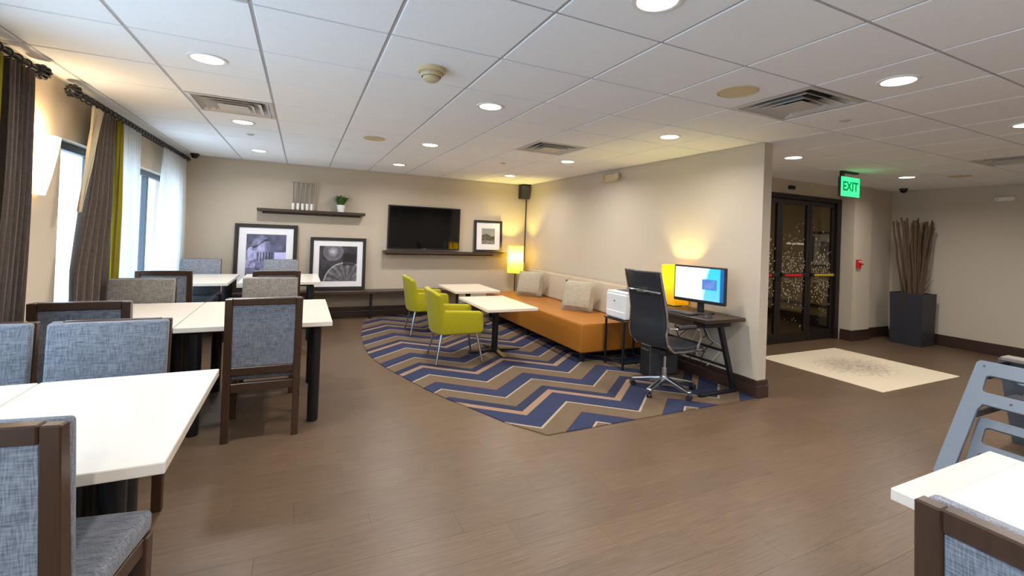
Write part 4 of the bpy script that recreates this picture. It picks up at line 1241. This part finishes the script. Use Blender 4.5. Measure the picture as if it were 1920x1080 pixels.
for k in range(38):
    u = -1+2*k/37; w = rr.uniform(-.8, .8)
    p0 = rd*u*.11+vd*w*.09+Vector((0, 0, .73)); hgt = rr.uniform(1.08, 1.26)
    p3 = rd*(u*.30+rr.uniform(-.03, .03))+vd*w*.12+Vector((0, 0, .73+hgt))
    pts = []; rad = []
    for q in range(7):
        t_ = q/6; p = p0.lerp(p3, t_)+Vector((rr.uniform(-.009, .009), rr.uniform(-.009, .009), 0))
        pts.append(p); rad.append(rr.uniform(.013, .019)*(1-.25*t_))
    br = obj('branch', add_tube(nb(), pts, rad, 7), M_BARK, bp_, True)
for k, (sx, z, L_) in enumerate(((1, .95, .22), (1, 1.08, .2), (-1, .92, .14), (1, .85, .27))):
    p = rd*.06*sx+Vector((0, 0, z-.12)); e = p+rd*sx*L_+Vector((0, 0, L_*1.1))
    obj('twig', add_tube(nb(), [p, p.lerp(e, .5)+Vector((0, 0, -.03)), e], [.005, .004, .002], 5), M_BARK, bp_, True)

# picture inside the vestibule
picv = thing('framed_picture', 'dark framed print on the vestibule wall seen through the glass door', 'picture', (VX1, 5.02, 1.42), -PI/2)
bm = bm_boxes((-.28, .28, -.03, 0, -.33, -.28), (-.28, .28, -.03, 0, .28, .33), (-.28, -.23, -.03, 0, -.28, .28), (.23, .28, -.03, 0, -.28, .28))
obj('frame', bm, M_ESP, picv); box('mount_board', -.23, .23, -.015, -.003, -.28, .28, M_PAPER, picv, 0)
print_sheet('print', .24, .30, 24, lambda u, v: (lambda g: (g, g, g*1.02))(60+130*vn(u*6+4, v*8+2)), M_PRINT, picv, Matrix.Translation((0, -.017, 0)) @ Matrix.Rotation(PI/2, 4, 'X'))

# plastic high chair at the right edge
def high_chair(label):
    t = thing('high_chair', label, 'high chair', (4.50, 1.20, 0))
    # two ladder-like end panels leaning towards each other, local: panel u along Y, v up the slope
    for s in (-1, 1):
        hb, ht, Lp = .335, .285, .85
        def X(u, v): return (u*(hb+(ht-hb)*v/Lp), v)
        outer = [X(-1, 0), X(-.74, 0), X(-.72, .50), X(-.66, .545), X(.66, .545), X(.72, .50), X(.74, 0), X(1, 0), X(1, Lp-.02), X(.95, Lp), X(-.95, Lp), X(-1, Lp-.02)]
        hole = rrect(-.225, .225, .625, .755, .025)
        ux = Vector((0, -1 if s < 0 else 1, 0)); vx = Vector((-s*.46, 0, .715)).normalized(); nx_ = ux.cross(vx)
        Mx = Matrix(((ux.x, vx.x, nx_.x, s*.62), (ux.y, vx.y, nx_.y, 0), (ux.z, vx.z, nx_.z, .0), (0, 0, 0, 1)))
        pa = curve_panel('end_panel', outer, [hole], .026, .004, M_BLUEPL, t, Mx)
        for (u, v) in ((-.245, .815), (.245, .815), (-.07, .585), (.07, .585)):
            bq = nb(); bmesh.ops.create_uvsphere(bq, u_segments=8, v_segments=6, radius=.008)
            for vv in bq.verts: vv.co = Mx @ Vector((vv.co.x+u, vv.co.y+v, vv.co.z*.4+.013))
            obj('bolt', bq, M_GREYPL, pa, True)
        # recessed second panel between the legs
        outer = rrect(-.225, .225, .03, .475, .03)
        holes = [rrect(-.185, .185, .30, .42, .025), rrect(-.185, .185, .09, .24, .025)]
        M2 = Mx @ Matrix.Translation((0, 0, -.075))
        curve_panel('inner_panel', outer, holes, .024, .004, M_BLUEPL, t, M2)
    box('seat', -.20, .20, -.21, .21, .44, .465, M_GREYPL, t, .006)
    for y in (-.235, .235):
        box('side_guard', -.155, .155, y-.012, y+.012, .60, .70, M_DARKPL, t, .006); box('cross_rail', -.33, .33, y-.012, y+.012, .36, .40, M_GREYPL, t, .005)
    box('strap', -.02, .02, -.20, -.16, .466, .60, M_DARKPL, t, .002)
    box('tray_bar', .02, .14, -.235, .235, .715, .745, M_STICK, t, .006)
    return t
high_chair('slate blue plastic high chair with cut-out openings at the right edge')
